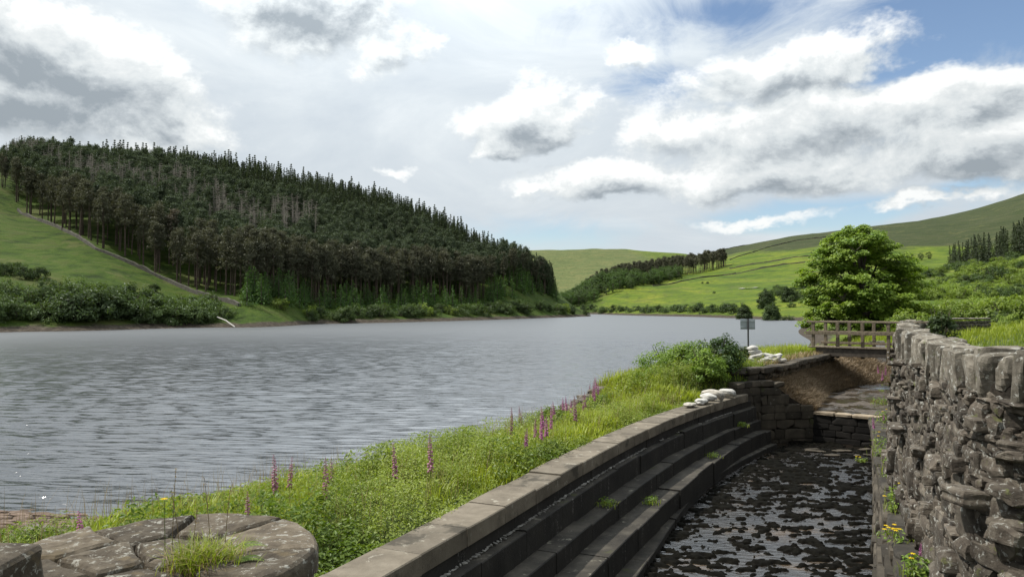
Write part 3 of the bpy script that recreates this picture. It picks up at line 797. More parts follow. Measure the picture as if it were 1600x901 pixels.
# core
mb = MB(); kk = np.linspace(0, ws[-1], 70); V = []
for s in kk:
    p, t, n_ = wat(s); zt = wtop(s)
    for o_, z_ in ((.20 + .0, LEDGE - .3), (-.0, zt - COPE + .12), (-.40, zt - COPE + .12), (-.45, LEDGE - .3)):
        q = p + n_ * o_; V.append((q[0], q[1], z_))
Q = np.array([[i * 4 + k, (i + 1) * 4 + k, (i + 1) * 4 + (k + 1) % 4, i * 4 + (k + 1) % 4] for i in range(len(kk) - 1) for k in range(4)])
mb.add(V, [Q], .3); rel(mb.build('wall_core', M['core'], dsw))
# upright cope stones; the hundred nearest are parts, the rest one run
s = 0; cnt = 0; rest = MB(); r = np.random.default_rng(31)
while s < ws[-1] - .05:
    l = .12 + .16 * r.random() ** 1.2
    if r.random() < .12: l = .22 + .1 * r.random()
    p, t, n_ = wat(s + l / 2); zt = wtop(s + l / 2)
    hh = COPE + .06 + r.normal() * .03; dep = .40 + .05 * r.random()
    V, Q = rock((l * .95, dep, hh + r.normal() * .035), 6 if s < 12 else 4, 8 + 6 * r.random(), .056, r)
    V = roty(V, r.normal() * .05); V = rotx(V, r.normal() * .03)
    c = p + n_ * (-dep / 2 + .04 + r.normal() * .032)
    V = rotz(V, math.atan2(t[1], t[0]) + r.normal() * .05) + np.array([c[0], c[1], zt - hh / 2 + r.normal() * .018])
    if cnt < 90:
        m1 = MB(); m1.add(V, Q, r.random()); rel(m1.build('cope_stone', M['walltop'], dsw))
    else: rest.add(V, Q, r.random())
    cnt += 1; s += l
o = rel(rest.build('far_cope', M['walltop'], dsw)); o['kind'] = 'stuff'
# big through stones that stick out of the face
THR = [(1508, 775, .40, .17, .34), (1440, 712, .26, .12, .26), (1405, 668, .42, .13, .3), (1452, 800, .24, .12, .22), (1450, 745, .26, .12, .24), (1560, 830, .42, .18, .25), (1425, 640, .4, .1, .24),
       (1432, 572, .3, .09, .22), (1405, 570, .5, .09, .4), (1490, 720, .24, .13, .2), (1400, 622, .45, .1, .32), (1520, 660, .28, .12, .2), (1470, 865, .4, .2, .24), (1580, 775, .34, .17, .2), (1540, 710, .26, .12, .18)]
r = np.random.default_rng(77)
for px, py, l, hgt, pr in THR:
    # march the ray to the battered face
    d = ray(px, py); best = None
    for k in np.arange(4, 34, .03):
        q = d * k; zc = CAMZ + q[2]
        i = np.argmin(np.hypot(wl[:, 0] - q[0], wl[:, 1] - q[1])); s = ws[i]; p, t, n_ = wat(s)
        offn = (np.array(q[:2]) - p) @ n_
        if offn <= face_off(zc, wtop(s)) + .1: best = (s, zc, p, t, n_); break
    if best is None: continue
    s, zc, p, t, n_ = best
    V, Q = rock((l, pr + .3, hgt), 8, 14, .058, r); V = rotx(V, r.normal() * .06); V = roty(V, r.normal() * .07)
    c = p + n_ * (face_off(zc, wtop(s)) - .3 / 2 + pr * .25)
    mb = MB(); mb.add(rotz(V, math.atan2(t[1], t[0]) + r.normal() * .06) + np.array([c[0], c[1], zc]), Q, .35 + .4 * r.random()); rel(mb.build('through_stone', M['wall'], dsw))
# footing ledge above the pool
foot = empty('footing_ledge', (4, 8, FLOOR)); off = Vector(foot.location)
tag(foot, 'weedy stone ledge between the pool edge and the foot of the rough wall', 'ledge')
mb = MB(); fmb = MB(); r = np.random.default_rng(41)
def ledge_x(y): return .455 * y + .47
s = 3.2
while s < 20.6:
    l = .5 + .7 * r.random(); e = min(s + l, 20.7)
    ax = np.array([ledge_x(s), s]); bx2 = np.array([ledge_x(e), e]); d = bx2 - ax; ll = np.linalg.norm(d); c = (ax + bx2) / 2
    V, Q = rock((ll - .01, 1.1, .24), 6, 12, .03, r); nrm = np.array([d[1], -d[0]]) / ll
    cc = c + nrm * (.55 + r.normal() * .015)
    mb.add(rotz(V, math.atan2(d[1], d[0])) + np.array([cc[0], cc[1], LEDGE - .12 + r.normal() * .01]), Q, r.random()); s = e
z = FLOOR - .2
for row in range(5):
    s = 3.2
    while s < 20.6:
        l = .4 + .5 * r.random(); e = min(s + l, 20.7)
        f_ = row / 4; lx = lambda v: (.49 * v - .14) * (1 - f_) + ledge_x(v) * f_
        ax = np.array([lx(s), s]); bx2 = np.array([lx(e), e]); d = bx2 - ax; ll = np.linalg.norm(d); nrm = np.array([d[1], -d[0]]) / ll; c = (ax + bx2) / 2 + nrm * (.16 + r.normal() * .012)
        V, Q = rock((ll - .006, .36, .21), 4, 10, .03, r); fmb.add(rotz(V, math.atan2(d[1], d[0])) + np.array([c[0], c[1], z + .1]), Q, r.random()); s = e
    z += .2
rel(mb.build('ledge_slabs', M['tread'], foot)); rel(fmb.build('pool_face', M['pier'], foot))

# ------------------------------------------------------------------ round capped stone drum, lower left
drum = empty('stone_drum', (-2.42, 5.15, 2.0)); off = Vector(drum.location)
tag(drum, 'round stone pier capped with cracked lichened slabs at lower left', 'stone pier')
DT = CAMZ - 1.70; Rd = 1.06
mb = MB(); r = np.random.default_rng(51)
for row in range(5):
    a = r.random()
    na = 15
    for k in range(na):
        w_ = 2 * math.pi * Rd / na; V, Q = rock((w_ * .97, .3, .17), 4, 9, .05, r); t = a + k / na * 6.283
        mb.add(rotz(V, t + math.pi / 2) + np.array([-2.42 + (Rd - .19) * math.cos(t), 5.15 + (Rd - .19) * math.sin(t), DT - .24 - row * .17]), Q, r.random())
t = np.linspace(0, 6.283, 33)[:-1]
prism(mb, np.c_[-2.42 + (Rd - .2) * np.cos(t), 5.15 + (Rd - .2) * np.sin(t)], 1.5, DT - .14, .2)
rel(mb.build('drum_wall', M['drum'], drum))
# irregular capstones: voronoi cells of the disc, each shrunk and domed
seeds = np.array([[.55, .35], [.62, -.25], [.1, .66], [-.02, .22], [.28, -.02], [-.42, .62], [-.72, .25], [-.35, -.02], [.15, -.5], [-.6, -.4], [.45, -.72], [-.2, -.75]]) 
def cell(i):
    ring = [np.array([math.cos(a), math.sin(a)]) * Rd for a in np.linspace(0, 6.283, 73)[:-1]]
    poly = ring
    for j in range(len(seeds)):
        if j == i: continue
        m_ = (seeds[i] + seeds[j]) / 2; nn = seeds[j] - seeds[i]; nn = nn / np.linalg.norm(nn); new = []
        for a, b in zip(poly, poly[1:] + poly[:1]):
            da = (a - m_) @ nn; db = (b - m_) @ nn
            if da <= 0: new.append(a)
            if da * db < 0: new.append(a + (b - a) * da / (da - db))
        poly = new
    return np.array(poly)
for i in range(len(seeds)):
    P = cell(i); 
    # densify, wobble
    D = []
    for a, b in zip(P, np.roll(P, -1, 0)):
        n_ = max(1, int(np.linalg.norm(b - a) / .05)); D += [a + (b - a) * k / n_ for k in range(n_)]
    D = np.array(D); c = D.mean(0)
    g = .006 + .012 * r.random()
    def inset(D, q):
        v = c - D; dd = np.linalg.norm(v, axis=1, keepdims=True); return D + v / dd * q
    rim = np.abs(np.linalg.norm(D, axis=1) - Rd) < .03
    wv = (fbm(D[:, 0] * 7 + i, D[:, 1] * 7) - .5)[:, None] * .05
    D = inset(D, np.where(rim[:, None], 0.0, g + np.abs(wv)))
    lev = r.normal() * .010; tl = r.normal(size=2) * .015
    rings = []
    for q, dz in ((0, -.16), (0, -.045), (.012, -.012), (.035, .006), (.1, .014)):
        E = inset(D, q); rings.append(np.c_[E, DT + dz + lev + (E - c) @ tl + (fbm(E[:, 0] * 6, E[:, 1] * 6 + i) - .5) * (.035 if q else 0)])
    for fr_ in (.6, .3):
        E = c + (rings[4][:, :2] - c) * fr_; rings.append(np.c_[E, DT + .014 + lev + (E - c) @ tl + (fbm(E[:, 0] * 6, E[:, 1] * 6 + i) - .5) * .05])
    V = np.concatenate(rings); n_ = len(D)
    Q = np.array([[a * n_ + k, a * n_ + (k + 1) % n_, (a + 1) * n_ + (k + 1) % n_, (a + 1) * n_ + k] for a in range(len(rings) - 1) for k in range(n_)])
    V = np.concatenate([V, [[c[0], c[1], DT + .014 + lev]]]); e = len(V) - 1; b0 = (len(rings) - 1) * n_
    Tt = np.array([[b0 + k, b0 + (k + 1) % n_, e] for k in range(n_)])
    V[:, 0] += -2.42; V[:, 1] += 5.15
    mb = MB(); mb.add(V, [Q, Tt], r.random()); rel(mb.build('capstone', M['cap'], drum, smooth_shade=False))
V, Q = rock((.95, .75, .38), 12, 12, .03, np.random.default_rng(9)); mb = MB(); mb.add(V, Q, .1)
tag(mb.build('stone_block', M['cap'], loc=(-3.12, 3.92, CAMZ - 1.335 - .19)), 'squared grey stone block at the bottom left corner beside the round pier', 'stone block')

# embankment pitching at far lower left
mb = MB(); r = np.random.default_rng(61)
xx = np.arange(-15.5, -6.2, .42)
for row, yy in enumerate(np.arange(8.8, 17.5, .30)):
    for x_ in xx:
        x1 = x_ + r.normal() * .05 + (.21 if row % 2 else 0); z1 = float(ground_near(np.array([x1]), np.array([yy]))[0])
        if z1 < -.35 or x1 > -6.5: continue
        V, Q = rock((.46 + .08 * r.normal(), .27, .16), 4, 7, .10, r); mb.add(rotz(rotx(V, -.12 + r.normal() * .05), r.normal() * .07) + np.array([x1, yy, z1 + .015 + r.normal() * .02]), Q, r.random())
o = mb.build('stone_pitching', M['pitch']); tag(o, kind='stuff')

# rubble along the water's edge of the bund
mb = MB(); n = 1500
yy = rng.uniform(8.5, 27, n); xe = np.interp(yy, EY, EX); xx = xe - rng.uniform(-.25, 2.3, n); zz = ground_near(xx, yy)
for x1, y1, z1 in zip(xx, yy, zz):
    if z1 < -.2: continue
    s = .1 + .22 * rng.random() ** 2; V, Q = rock((s * 1.4, s, s * .7), 3, 4.5, .14); mb.add(rotz(V, rng.random() * 6) + np.array([x1, y1, z1 + s * .12]), Q, rng.random())
tag(mb.build('shore_rubble', M['rubble']), kind='stuff')

# ------------------------------------------------------------------ footbridge
bp = [ath(1271, 541, 1.47), ath(1309, 541.5, 1.47), ath(1348, 543, 1.48), ath(1388.5, 545, 1.48)]
B0 = bp[0][:2]; B1 = bp[3][:2]; bd = (B1 - B0) / np.linalg.norm(B1 - B0); bn = np.array([-bd[1], bd[0]])
if bn[1] < 0: bn = -bn
bn = (bn + np.array([.25, 0])); bn /= np.linalg.norm(bn)
DECK = CAMZ - 1.47
bridge = empty('footbridge', (*((B0 + B1) / 2), DECK)); off = Vector(bridge.location)
tag(bridge, 'weathered timber footbridge with post and rail sides crossing the channel beside the big tree', 'footbridge')
ang = math.atan2(bd[1], bd[0])
def bar(name, p, sx, sy, sz, m, bev=.008, tilt=0):
    V, Fc = cbox(sx, sy, sz, bev); mb = MB(); mb.add(rotz(V, ang) + np.asarray(p), Fc, rng.random()); return rel(mb.build(name, m, bridge))
Lb = np.linalg.norm(B1 - B0)
for side, sh_ in ((0, 0), (1, 1.05)):
    for k, q in enumerate(bp):
        c = q[:2] + bn * sh_
        top = DECK + .90 ; bot = DECK - (.42 if k else -.02)
        if side: bot = DECK - .1
        po = bar('post', (c[0], c[1], (top + bot) / 2), .11, .10, top - bot, M['wood'], .01)
        if side == 0 and k:
            for dz in (-.12, -.3):
                V, Fc = tube([(c[0] - bn[0] * .05, c[1] - bn[1] * .05, DECK + dz), (c[0] - bn[0] * .075, c[1] - bn[1] * .075, DECK + dz)], .022, 8)
                mb = MB(); mb.add(V, Fc); mb.build('bolt', M['bolt'], po)
    cm = (B0 + B1) / 2 + bn * sh_ + bd * .3
    fo = -1 if side == 0 else -1
    bar('top_rail', (*(cm + bd * .05), DECK + .93), Lb + 1.15, .15, .06, M['wood'])
    bar('middle_rail', (*(cm - bn * .07), DECK + .52), Lb + 1.1, .045, .12, M['wood'])
    if side: bar('kick_rail', (*(cm - bn * .07), DECK + .12), Lb + .9, .045, .10, M['wood'])
cm = (B0 + B1) / 2 + bd * .35
bar('edge_beam', (*(cm + bn * .08), DECK - .19), Lb + .6, .12, .30, M['deckbeam'])
bar('edge_beam', (*(cm + bn * .95), DECK - .19), Lb + .6, .12, .30, M['deckbeam'])
s = -.2
while s < Lb + .75:
    c = B0 + bd * (s) + bn * .52; bar('deck_board', (c[0], c[1], DECK - .015), .135, 1.1, .04, M['wood'], .004); s += .145
# abutment under the bridge's left end
V, Q = rock((1.0, .95, .7), 6, 12, .03); mb = MB(); c = B0 + bn * .6 - bd * .1
mb.add(rotz(V, ang) + np.array([c[0], c[1], DECK - .88]), Q, .3); rel(mb.build('abutment', M['pier'], bridge))

# ------------------------------------------------------------------ sign seen from the back
Ys = 25.0; a_ = at(1157.5, 498, Ys); b_ = at(1181, 514.5, Ys); pc = at(1169, 545, Ys)
gz = float(ground_near(np.array([pc[0]]), np.array([Ys]))[0])
sg = empty('sign', (pc[0], Ys, gz)); tag(sg, 'plain grey back of a rectangular sign on a thin dark post above the bushes', 'sign')
bw, bh = b_[0] - a_[0], a_[2] - b_[2]; zc = (a_[2] + b_[2]) / 2 - gz
V, Fc = cbox(bw, .015, bh, .004); mb = MB(); mb.add(V + np.array([0, .035, zc]), Fc); board = mb.build('board', M['signback'], sg)
for dz in (-.3, .3):
    V, Fc = cbox(bw * .96, .02, .03, .004); mb = MB(); mb.add(V + np.array([0, .016, zc + dz * bh]), Fc); mb.build('bracket', M['signback'], board)
V, Fc = tube([(0, -.015, -.1), (0, -.015, zc + bh * .52)], .027, 10); mb = MB(); mb.add(V, Fc); mb.build('post', M['signpost'], sg)

# ------------------------------------------------------------------ sandbags
def sandbag(l, w, h, drape=0., seed=0):
    r = np.random.default_rng(seed); V, Q = CG[12]
    W = V / (np.sum(np.abs(V) ** 2.7, 1) ** (1 / 2.7))[:, None]
    x = W[:, 0]; pin = 1 - .35 * np.abs(x) ** 3
    W = W * np.c_[np.ones(len(W)), pin, pin ** 1.5]
    W = W * (1 + wob(W, r, 3, .09) + wob(W, r, 8, .035) + .03 * np.sin(x * 14 + W[:, 1] * 5) * (np.abs(x) > .5))[:, None]
    W = W * np.array([l, w, h]) / 2
    # tied ear
    if drape:
        xx = W[:, 0]; e = np.clip(xx - l * (.5 - drape), 0, None); ang_ = np.clip(e / .11, 0, 1.45)
        rad = .11; nx = np.where(e > 0, l * (.5 - drape) + (rad + W[:, 2]) * np.sin(ang_), xx)
        nz = np.where(e > 0, -rad + (rad + W[:, 2]) * np.cos(ang_) - np.clip(e - .11 * 1.45, 0, None), W[:, 2])
        W = np.c_[nx, W[:, 1], nz]
    return W, Q
def put_bag(loc, l, w, h, rz, lab, group, tilt=0, drape=0, seed=0, m='bag'):
    V, Q = sandbag(l, w, h, drape, seed); mb = MB(); mb.add(rotz(roty(V, tilt), rz), Q, rng.random())
    o = mb.build('sandbag', M[m], loc=loc, smooth_shade=True); tag(o, lab, 'sandbag', group)
    return o
cU = ath(1203, 567, 1.72); g1 = 'white sandbags heaped on the wing wall coping'
UB = [(-.42, .15, .07, .55, .4, 'lowest sandbag at the left end of the upper heap'), (-.18, -.02, .07, .5, -.5, 'sandbag at the front of the upper heap, under the curved one'), (.14, -.03, .07, .48, .6, 'bottom sandbag in the middle front of the upper heap'),
      (.42, .02, .06, .45, .1, 'sandbag lying at the right end of the upper heap'), (-.3, .12, .20, .55, .1, 'second layer sandbag on the left of the upper heap'), (.05, .12, .19, .5, -.35, 'second layer sandbag in the middle of the upper heap'),
      (.33, .14, .17, .42, -.3, 'small upper sandbag above the right end of the upper heap'), (-.36, .18, .33, .45, .3, 'sandbag near the crown of the upper heap'), (-.42, .2, .44, .36, -.2, 'topmost sandbag, peak of the upper heap')]
for k, (dx, dy, dz, l, rz, lab) in enumerate(UB):
    put_bag((cU[0] + dx, cU[1] + .12 + dy + .35 * max(dx, 0), UPZ + dz), l * .95, .29, .17, rz, 'white ' + lab, g1, tilt=rng.normal() * .15, seed=k, m='bagdirty' if k in (2, 3) else 'bag')
g2 = 'white sandbags draped on the end of the stepped wall'
def copos(y, o_): 
    i = np.argmin(np.abs(CPp[:, 1] - y)); return CPp[i] + CPn[i] * o_, math.atan2(CPn[i][1], CPn[i][0]), math.atan2(CPt[i][1], CPt[i][0])
LBG = [(17.9, -.25, .06, .62, .10, 't', 0, 'flat white sandbag at the near end of the lower heap on the stepped wall'), (18.4, -.2, .08, .7, .16, 't', 0, 'long white sandbag along the coping in the middle of the lower heap'),
       (18.7, -.12, .15, .62, .2, 'n', .22, 'white sandbag drooping over the coping edge, nearer of the drooping pair'), (19.15, -.15, .20, .85, .2, 'n', .38, 'largest white sandbag bent far down over the coping edge'),
       (19.7, -.1, .16, .72, .18, 'n', .34, 'white sandbag hanging over the edge against the wing wall')]
for k, (y_, o_, dz, l, h_, md, dr, lab) in enumerate(LBG):
    p, an, at_ = copos(y_, o_); put_bag((p[0], p[1], COPZ + dz), l * .74, .27, h_ * .9, at_ if md == 't' else an, lab, g2, drape=dr, seed=30 + k, m='bagdirty' if k in (0, 3) else 'bag')

# ------------------------------------------------------------------ tree templates (unit: metres, base at origin)
PROTO = []
def proto(root):
    PROTO.append(root); return root
def park(o):                                   # unlink a template after copying from it
    for ch in list(o.children): park(ch)
    bpy.data.objects.remove(o)
def part_mesh(mb, name, mats): 
    o = mb.build(name, mats); me = o.data; bpy.data.objects.remove(o); return me

def spruce_mesh(seed, H=14., Rr=2.75, z0=.06, lev=20, nb=10, k=6, m='spruce', gap=.0):
    r = np.random.default_rng(seed); mb = MB()
    V, Fc = tube([(0, 0, -.5), (0, 0, H * .5), (0, 0, H * .97)], [.17, .1, .02], 5); mb.add(V, Fc, .3, 1)
    C = []; Nn = []; S = []; T = []; ti = []
    for i in range(lev):
        f = i / (lev - 1); z = H * (z0 + (1 - z0) * f ** 1.05 * .985); rad = Rr * ((1 - f) ** .85) * r.uniform(.75, 1.15) + .10
        a0 = r.random() * 6.28
        for b in range(max(4, int(nb * (1 - .4 * f)))):
            if r.random() < gap: continue
            a = a0 + b / nb * 6.28 + r.normal() * .2; rb = rad * r.uniform(.65, 1.2)
            for q in range(k):
                t = (q + .6 + r.random() * .5) / k; droop = -.22 * rb * t * (1 + .3 * r.normal()) + .12 * rb * t * t * (2 if f > .6 else 1)
                C.append((math.cos(a) * rb * t + r.normal() * .09, math.sin(a) * rb * t + r.normal() * .09, z + droop + r.normal() * .12))
                Nn.append((r.normal() * .45 + math.cos(a) * .3, r.normal() * .45 + math.sin(a) * .3, 1.)); T.append((math.cos(a) + r.normal() * .5, math.sin(a) + r.normal() * .5, -.25 + r.normal() * .2))
                S.append(r.uniform(.30, .54) * (1 - .45 * f) * (H / 14) ** .45); ti.append(np.clip(.25 + .5 * t + r.normal() * .2, 0, 1))
    V, Q = leaves(np.array(C), np.array(Nn), np.array(S), .45, r, .2, np.array(T)); mb.add(V, Q, np.repeat(ti, 4))
    # leader
    for q in range(4):
        V, Q = leaves(np.array([[0, 0, H * (.93 + .012 * q)]]), r.normal(size=(1, 3)), .28 - .02 * q, .3, r, .1, np.array([[0, 0, 1.]])); mb.add(V, Q, .5)
    return mb
def pine_parts(seed, H=15.5, brown=False, dead=False):
    r = np.random.default_rng(seed); t = MB(); c = MB()
    lean = r.normal(size=2) * .35
    pts = [(0, 0, -.6), (lean[0] * .1, lean[1] * .1, H * .3), (lean[0] * .5, lean[1] * .5, H * .65), (lean[0], lean[1], H * .95)]
    V, Fc = tube(pts, [.24, .19, .13, .04], 6); t.add(V, Fc, .4)
    ax = lambda z: np.array([np.interp(z, [p[2] for p in pts], [p[0] for p in pts]), np.interp(z, [p[2] for p in pts], [p[1] for p in pts]), z])
    for i in range(75 if dead else 20):           # dead stubs
        z = H * r.uniform(.15, .95 if dead else .6); a = r.random() * 6.28; l = r.uniform(.5, 1.5)
        b = ax(z); e = b + np.array([math.cos(a) * l, math.sin(a) * l, r.uniform(-.2, .35)])
        V, Fc = tube([b, e], [.045 if dead else .03, .012], 3); t.add(V, Fc, .6)
    ncl = 0 if dead else 46
    C = []; Nn = []; S = []; ti = []
    zlo = r.uniform(.40, .60)
    for i in range(ncl):
        f = r.random() ** .8; z = H * (zlo + (1.0 - zlo) * f); rad = (1.35 * math.sin(min(1, (1.08 - f) * 1.3) * 1.5) + .3) * r.uniform(.4, 1.15); a = r.random() * 6.28
        b = ax(z - .4); cc = ax(z) + np.array([math.cos(a) * rad, math.sin(a) * rad, 0])
        if r.random() < .6:
            V, Fc = tube([b, cc], [.045, .015], 3); t.add(V, Fc, .4)
        n = 26; o_ = r.normal(size=(n, 3)) * np.array([.48, .48, .3]); C.append(cc + o_); Nn.append(o_ * np.array([.8, .8, .6]) + np.array([0, 0, .5]) + r.normal(size=(n, 3)) * .35); S.append(r.uniform(.17, .32, n))
        ti.append(np.clip(r.uniform(.15, .75) + r.normal(size=n) * .15, 0, 1))
    if ncl:
        V, Q = leaves(np.concatenate(C), np.concatenate(Nn), np.concatenate(S), .5, r, .2); c.add(V, Q, np.repeat(np.concatenate(ti), 4))
    return t, c
def shrub_mesh(seed, rx=1., h=1.15, ncl=40, nl=34, ls=.085, m='willow', stems=True, flat=.0, asp=.42):
    """rounded many-stemmed shrub of unit radius"""
    r = np.random.default_rng(seed); mb = MB(); C = []; Nn = []; ti = []
    lob = r.normal(size=(5, 2)) * .35
    for i in range(ncl):
        lc = lob[i % 5]; u = r.normal(size=3); u /= np.linalg.norm(u); u[2] = abs(u[2]) * (1 if r.random() < .85 else -.2)
        rad = r.uniform(.55, 1.) ** .6
        cc = np.array([lc[0] * .8 + u[0] * rx * .72 * rad, lc[1] * .8 + u[1] * rx * .72 * rad, .12 * h + u[2] * h * .82 * rad])
        n = nl; o_ = r.normal(size=(n, 3)); o_ /= np.linalg.norm(o_, axis=1, keepdims=True); o_ *= (r.random((n, 1)) ** .4) * np.array([.27, .27, .21])
        C.append(cc + o_); Nn.append(o_ * 3 + u * .5 + np.array([0, 0, .55]) + r.normal(size=(n, 3)) * .35); ti.append(np.clip(r.uniform(.2, .75) + r.normal(size=n) * .17, 0, 1))
    C = np.concatenate(C); C[:, 2] = np.maximum(C[:, 2], -.05)
    V, Q = leaves(C, np.concatenate(Nn), r.uniform(.6, 1.2, len(C)) * ls, asp, r, .15); mb.add(V, Q, np.repeat(np.concatenate(ti), 4))
    if stems:
        for i in range(7):
            a = r.random() * 6.28; V, Fc = tube([(0, 0, -.1), (math.cos(a) * .3, math.sin(a) * .3, h * .45), (math.cos(a) * .5, math.sin(a) * .5, h * .8)], [.035, .02, .008], 4); mb.add(V, Fc, .4, 1)
    return mb
def broad_parts(seed, H=9., Rr=3.4, ncl=75, nl=34, ls=.2):
    r = np.random.default_rng(seed); t = MB(); c = MB()
    V, Fc = tube([(0, 0, -.5), (.05, 0, H * .3), (0, .1, H * .7)], [.26, .2, .06], 6); t.add(V, Fc, .4)
    C = []; Nn = []; ti = []
    for i in range(ncl):
        u = r.normal(size=3); u /= np.linalg.norm(u); rad = r.uniform(.35, 1.) ** .5
        cc = np.array([u[0] * Rr * rad, u[1] * Rr * rad, H * .56 + u[2] * H * .42 * rad]) + r.normal(size=3) * .2
        if i % 6 == 0: V, Fc = tube([(0, 0, H * .3), tuple(cc)], [.08, .02], 3); t.add(V, Fc, .4)
        o_ = r.normal(size=(nl, 3)); o_ /= np.linalg.norm(o_, axis=1, keepdims=True); o_ *= (r.random((nl, 1)) ** .4) * np.array([.85, .85, .55]) * Rr / 3.4
        C.append(cc + o_); Nn.append(o_ + u * .4 + np.array([0, 0, .6]) + r.normal(size=(nl, 3)) * .4); ti.append(np.clip(r.uniform(.15, .8) + r.normal(size=nl) * .15, 0, 1))
    C = np.concatenate(C); V, Q = leaves(C, np.concatenate(Nn), r.uniform(.6, 1.2, len(C)) * ls, .55, r, .15); c.add(V, Q, np.repeat(np.concatenate(ti), 4))
    return t, c

def two_part(name, tm, cm):
    root = bpy.data.objects.new(name, None)
    return tm, cm
ME = {}
ME['spruce'] = [part_mesh(spruce_mesh(s), 'spruce_tree', [M['spruce'], M['bark']]) for s in range(6)]
ME['young'] = [part_mesh(spruce_mesh(100 + s, H=6., Rr=1.9, lev=12, nb=9, k=4, m='young'), 'young_conifer', [M['young'], M['bark']]) for s in range(4)]
_pp = [pine_parts(200 + s) for s in range(7)]
ME['pine_t'] = [part_mesh(t, 'trunk', M['pinebark']) for t, c in _pp]; ME['pine_c'] = [part_mesh(c, 'crown', M['pine']) for t, c in _pp]
ME['pinebrown_c'] = [part_mesh(pine_parts(200 + s)[1], 'crown', M['pinebrown']) for s in range(7)]
def one_pine(seed):
    t, c = pine_parts(seed); n0 = t.n
    for v, ti in zip(c.v, c.t): pass
    t.v += c.v; t.t += c.t; t.f += [f + n0 for f in c.f]; t.m += [m + 1 for m in c.m]; t.n += c.n
    return part_mesh(t, 'pine', [M['pinebark'], M['pine']])
ME['pine_one'] = [one_pine(220 + s) for s in range(5)]
ME['dead'] = [part_mesh(pine_parts(300 + s, H=13, dead=True)[0], 'dead_pine', M['deadbark']) for s in range(4)]
for k, m_ in (('willow', 'willow'), ('dkshrub', 'dkshrub'), ('bright', 'bright')):
    ME[k] = [part_mesh(shrub_mesh(400 + s + len(k) * 10), 'shrub', [M[m_], M['bark']]) for s in range(5)]
_bp = [broad_parts(500 + s) for s in range(5)]
ME['broad_t'] = [part_mesh(t, 'trunk', M['bark']) for t, c in _bp]; ME['broad_c'] = [part_mesh(c, 'crown', M['broad']) for t, c in _bp]
def dome(seed):
    mb = shrub_mesh(seed, 1., 2.3, 190, 44, .08, None, False)
    for i in range(len(mb.v)): mb.v[i] = mb.v[i] * 4.2
    return part_mesh(mb, 'crown', M['dkshrub'])
ME['dome_c'] = [dome(560 + s) for s in range(3)]
ME['dkbroad_c'] = [part_mesh(c, 'crown', M['dkshrub']) for t, c in [broad_parts(500 + s) for s in range(5)]]

def put(name, me, loc, s, label, cat, group, rz=None, zs=1.):
    o = bpy.data.objects.new(name, me); COL.objects.link(o)
    place(o, loc, rng.random() * 6.28 if rz is None else rz, (s, s, s * zs), (rng.normal() * .02, rng.normal() * .02)); return tag(o, label, cat, group)
def put2(name, tm, cm, loc, s, label, cat, group, zs=1.):
    o = bpy.data.objects.new(name, None); COL.objects.link(o)
    place(o, loc, rng.random() * 6.28, (s, s, s * zs), (rng.normal() * .025, rng.normal() * .025)); tag(o, label, cat, group)
    for nm, me in (('trunk', tm), ('crown', cm)):
        c = bpy.data.objects.new(nm, me); COL.objects.link(c); c.parent = o
    return o
def gz(x, y): return float(G(np.array([x]), np.array([y]))[0])

# ------------------------------------------------------------------ plantation on the left hill
foot_pts = np.array([[*at(px, py, Y)[:2]] for px, py, Y in ((2, 305, 276), (30, 335, 266), (150, 397, 216), (260, 440, 208), (372, 474, 190), (450, 470, 212), (600, 470, 252), (750, 478, 300), (852, 470, 388))])
back_pts = np.array([[*at(px, 300, Y)[:2]] for px, Y in ((2, 335), (30, 350), (150, 352), (260, 358), (372, 362), (450, 366), (600, 380), (750, 392), (866, 402))])
cand = []
r = np.random.default_rng(900)
nseg = len(foot_pts) - 1
seglen = np.linalg.norm(np.diff(foot_pts, axis=0), axis=1); 
area = [];
for i in range(nseg):
    q = np.array([foot_pts[i], foot_pts[i + 1], back_pts[i + 1], back_pts[i]])
    area.append(.5 * abs(np.dot(q[:, 0], np.roll(q[:, 1], 1)) - np.dot(q[:, 1], np.roll(q[:, 0], 1))))
tot = 0
for i in range(nseg):
    for k in range(int(area[i] / 8.)):
        u, v = r.random(), r.random(); a = foot_pts[i] * (1 - u) + foot_pts[i + 1] * u; b = back_pts[i] * (1 - u) + back_pts[i + 1] * u
        p = a * (1 - v) + b * v; cand.append((p[0], p[1], (i + u) / nseg, v))
cand = np.array(cand)
d_in = np.hypot(cand[:, 0], cand[:, 1])
zc = G(cand[:, 0], cand[:, 1])
order = np.argsort(cand[:, 3])
npine = nspr = ndead = 0
mass = MB()
def bake(mb, me, loc, s, rz):
    n = len(me.vertices); V = np.empty(n * 3, np.float32); me.vertices.foreach_get('co', V); V = V.reshape(-1, 3)
    ls = np.empty(len(me.loops), np.int32); me.loops.foreach_get('vertex_index', ls)
    tt = np.empty(len(me.polygons), np.int32); me.polygons.foreach_get('loop_total', tt); mi = np.empty(len(me.polygons), np.int32); me.polygons.foreach_get('material_index', mi)
    st = np.empty(len(me.polygons), np.int32); me.polygons.foreach_get('loop_start', st)
    ti = np.empty(n, np.float32); me.attributes['tint'].data.foreach_get('value', ti)
    n0 = mb.n; mb.add(rotz(V * s, rz) + np.asarray(loc), [], ti)
    for c in (3, 4):
        k = tt == c
        if k.any():
            idx = st[k][:, None] + np.arange(c); mb.f.append(ls[idx] + n0); mb.m.append(mi[k])
LP = {0: 'dark crowned pine with bare trunk at the plantation edge by the field wall', 1: 'bare trunked pine at the plantation foot above the young conifers', 2: 'brownish pine deep inside the hillside plantation'}
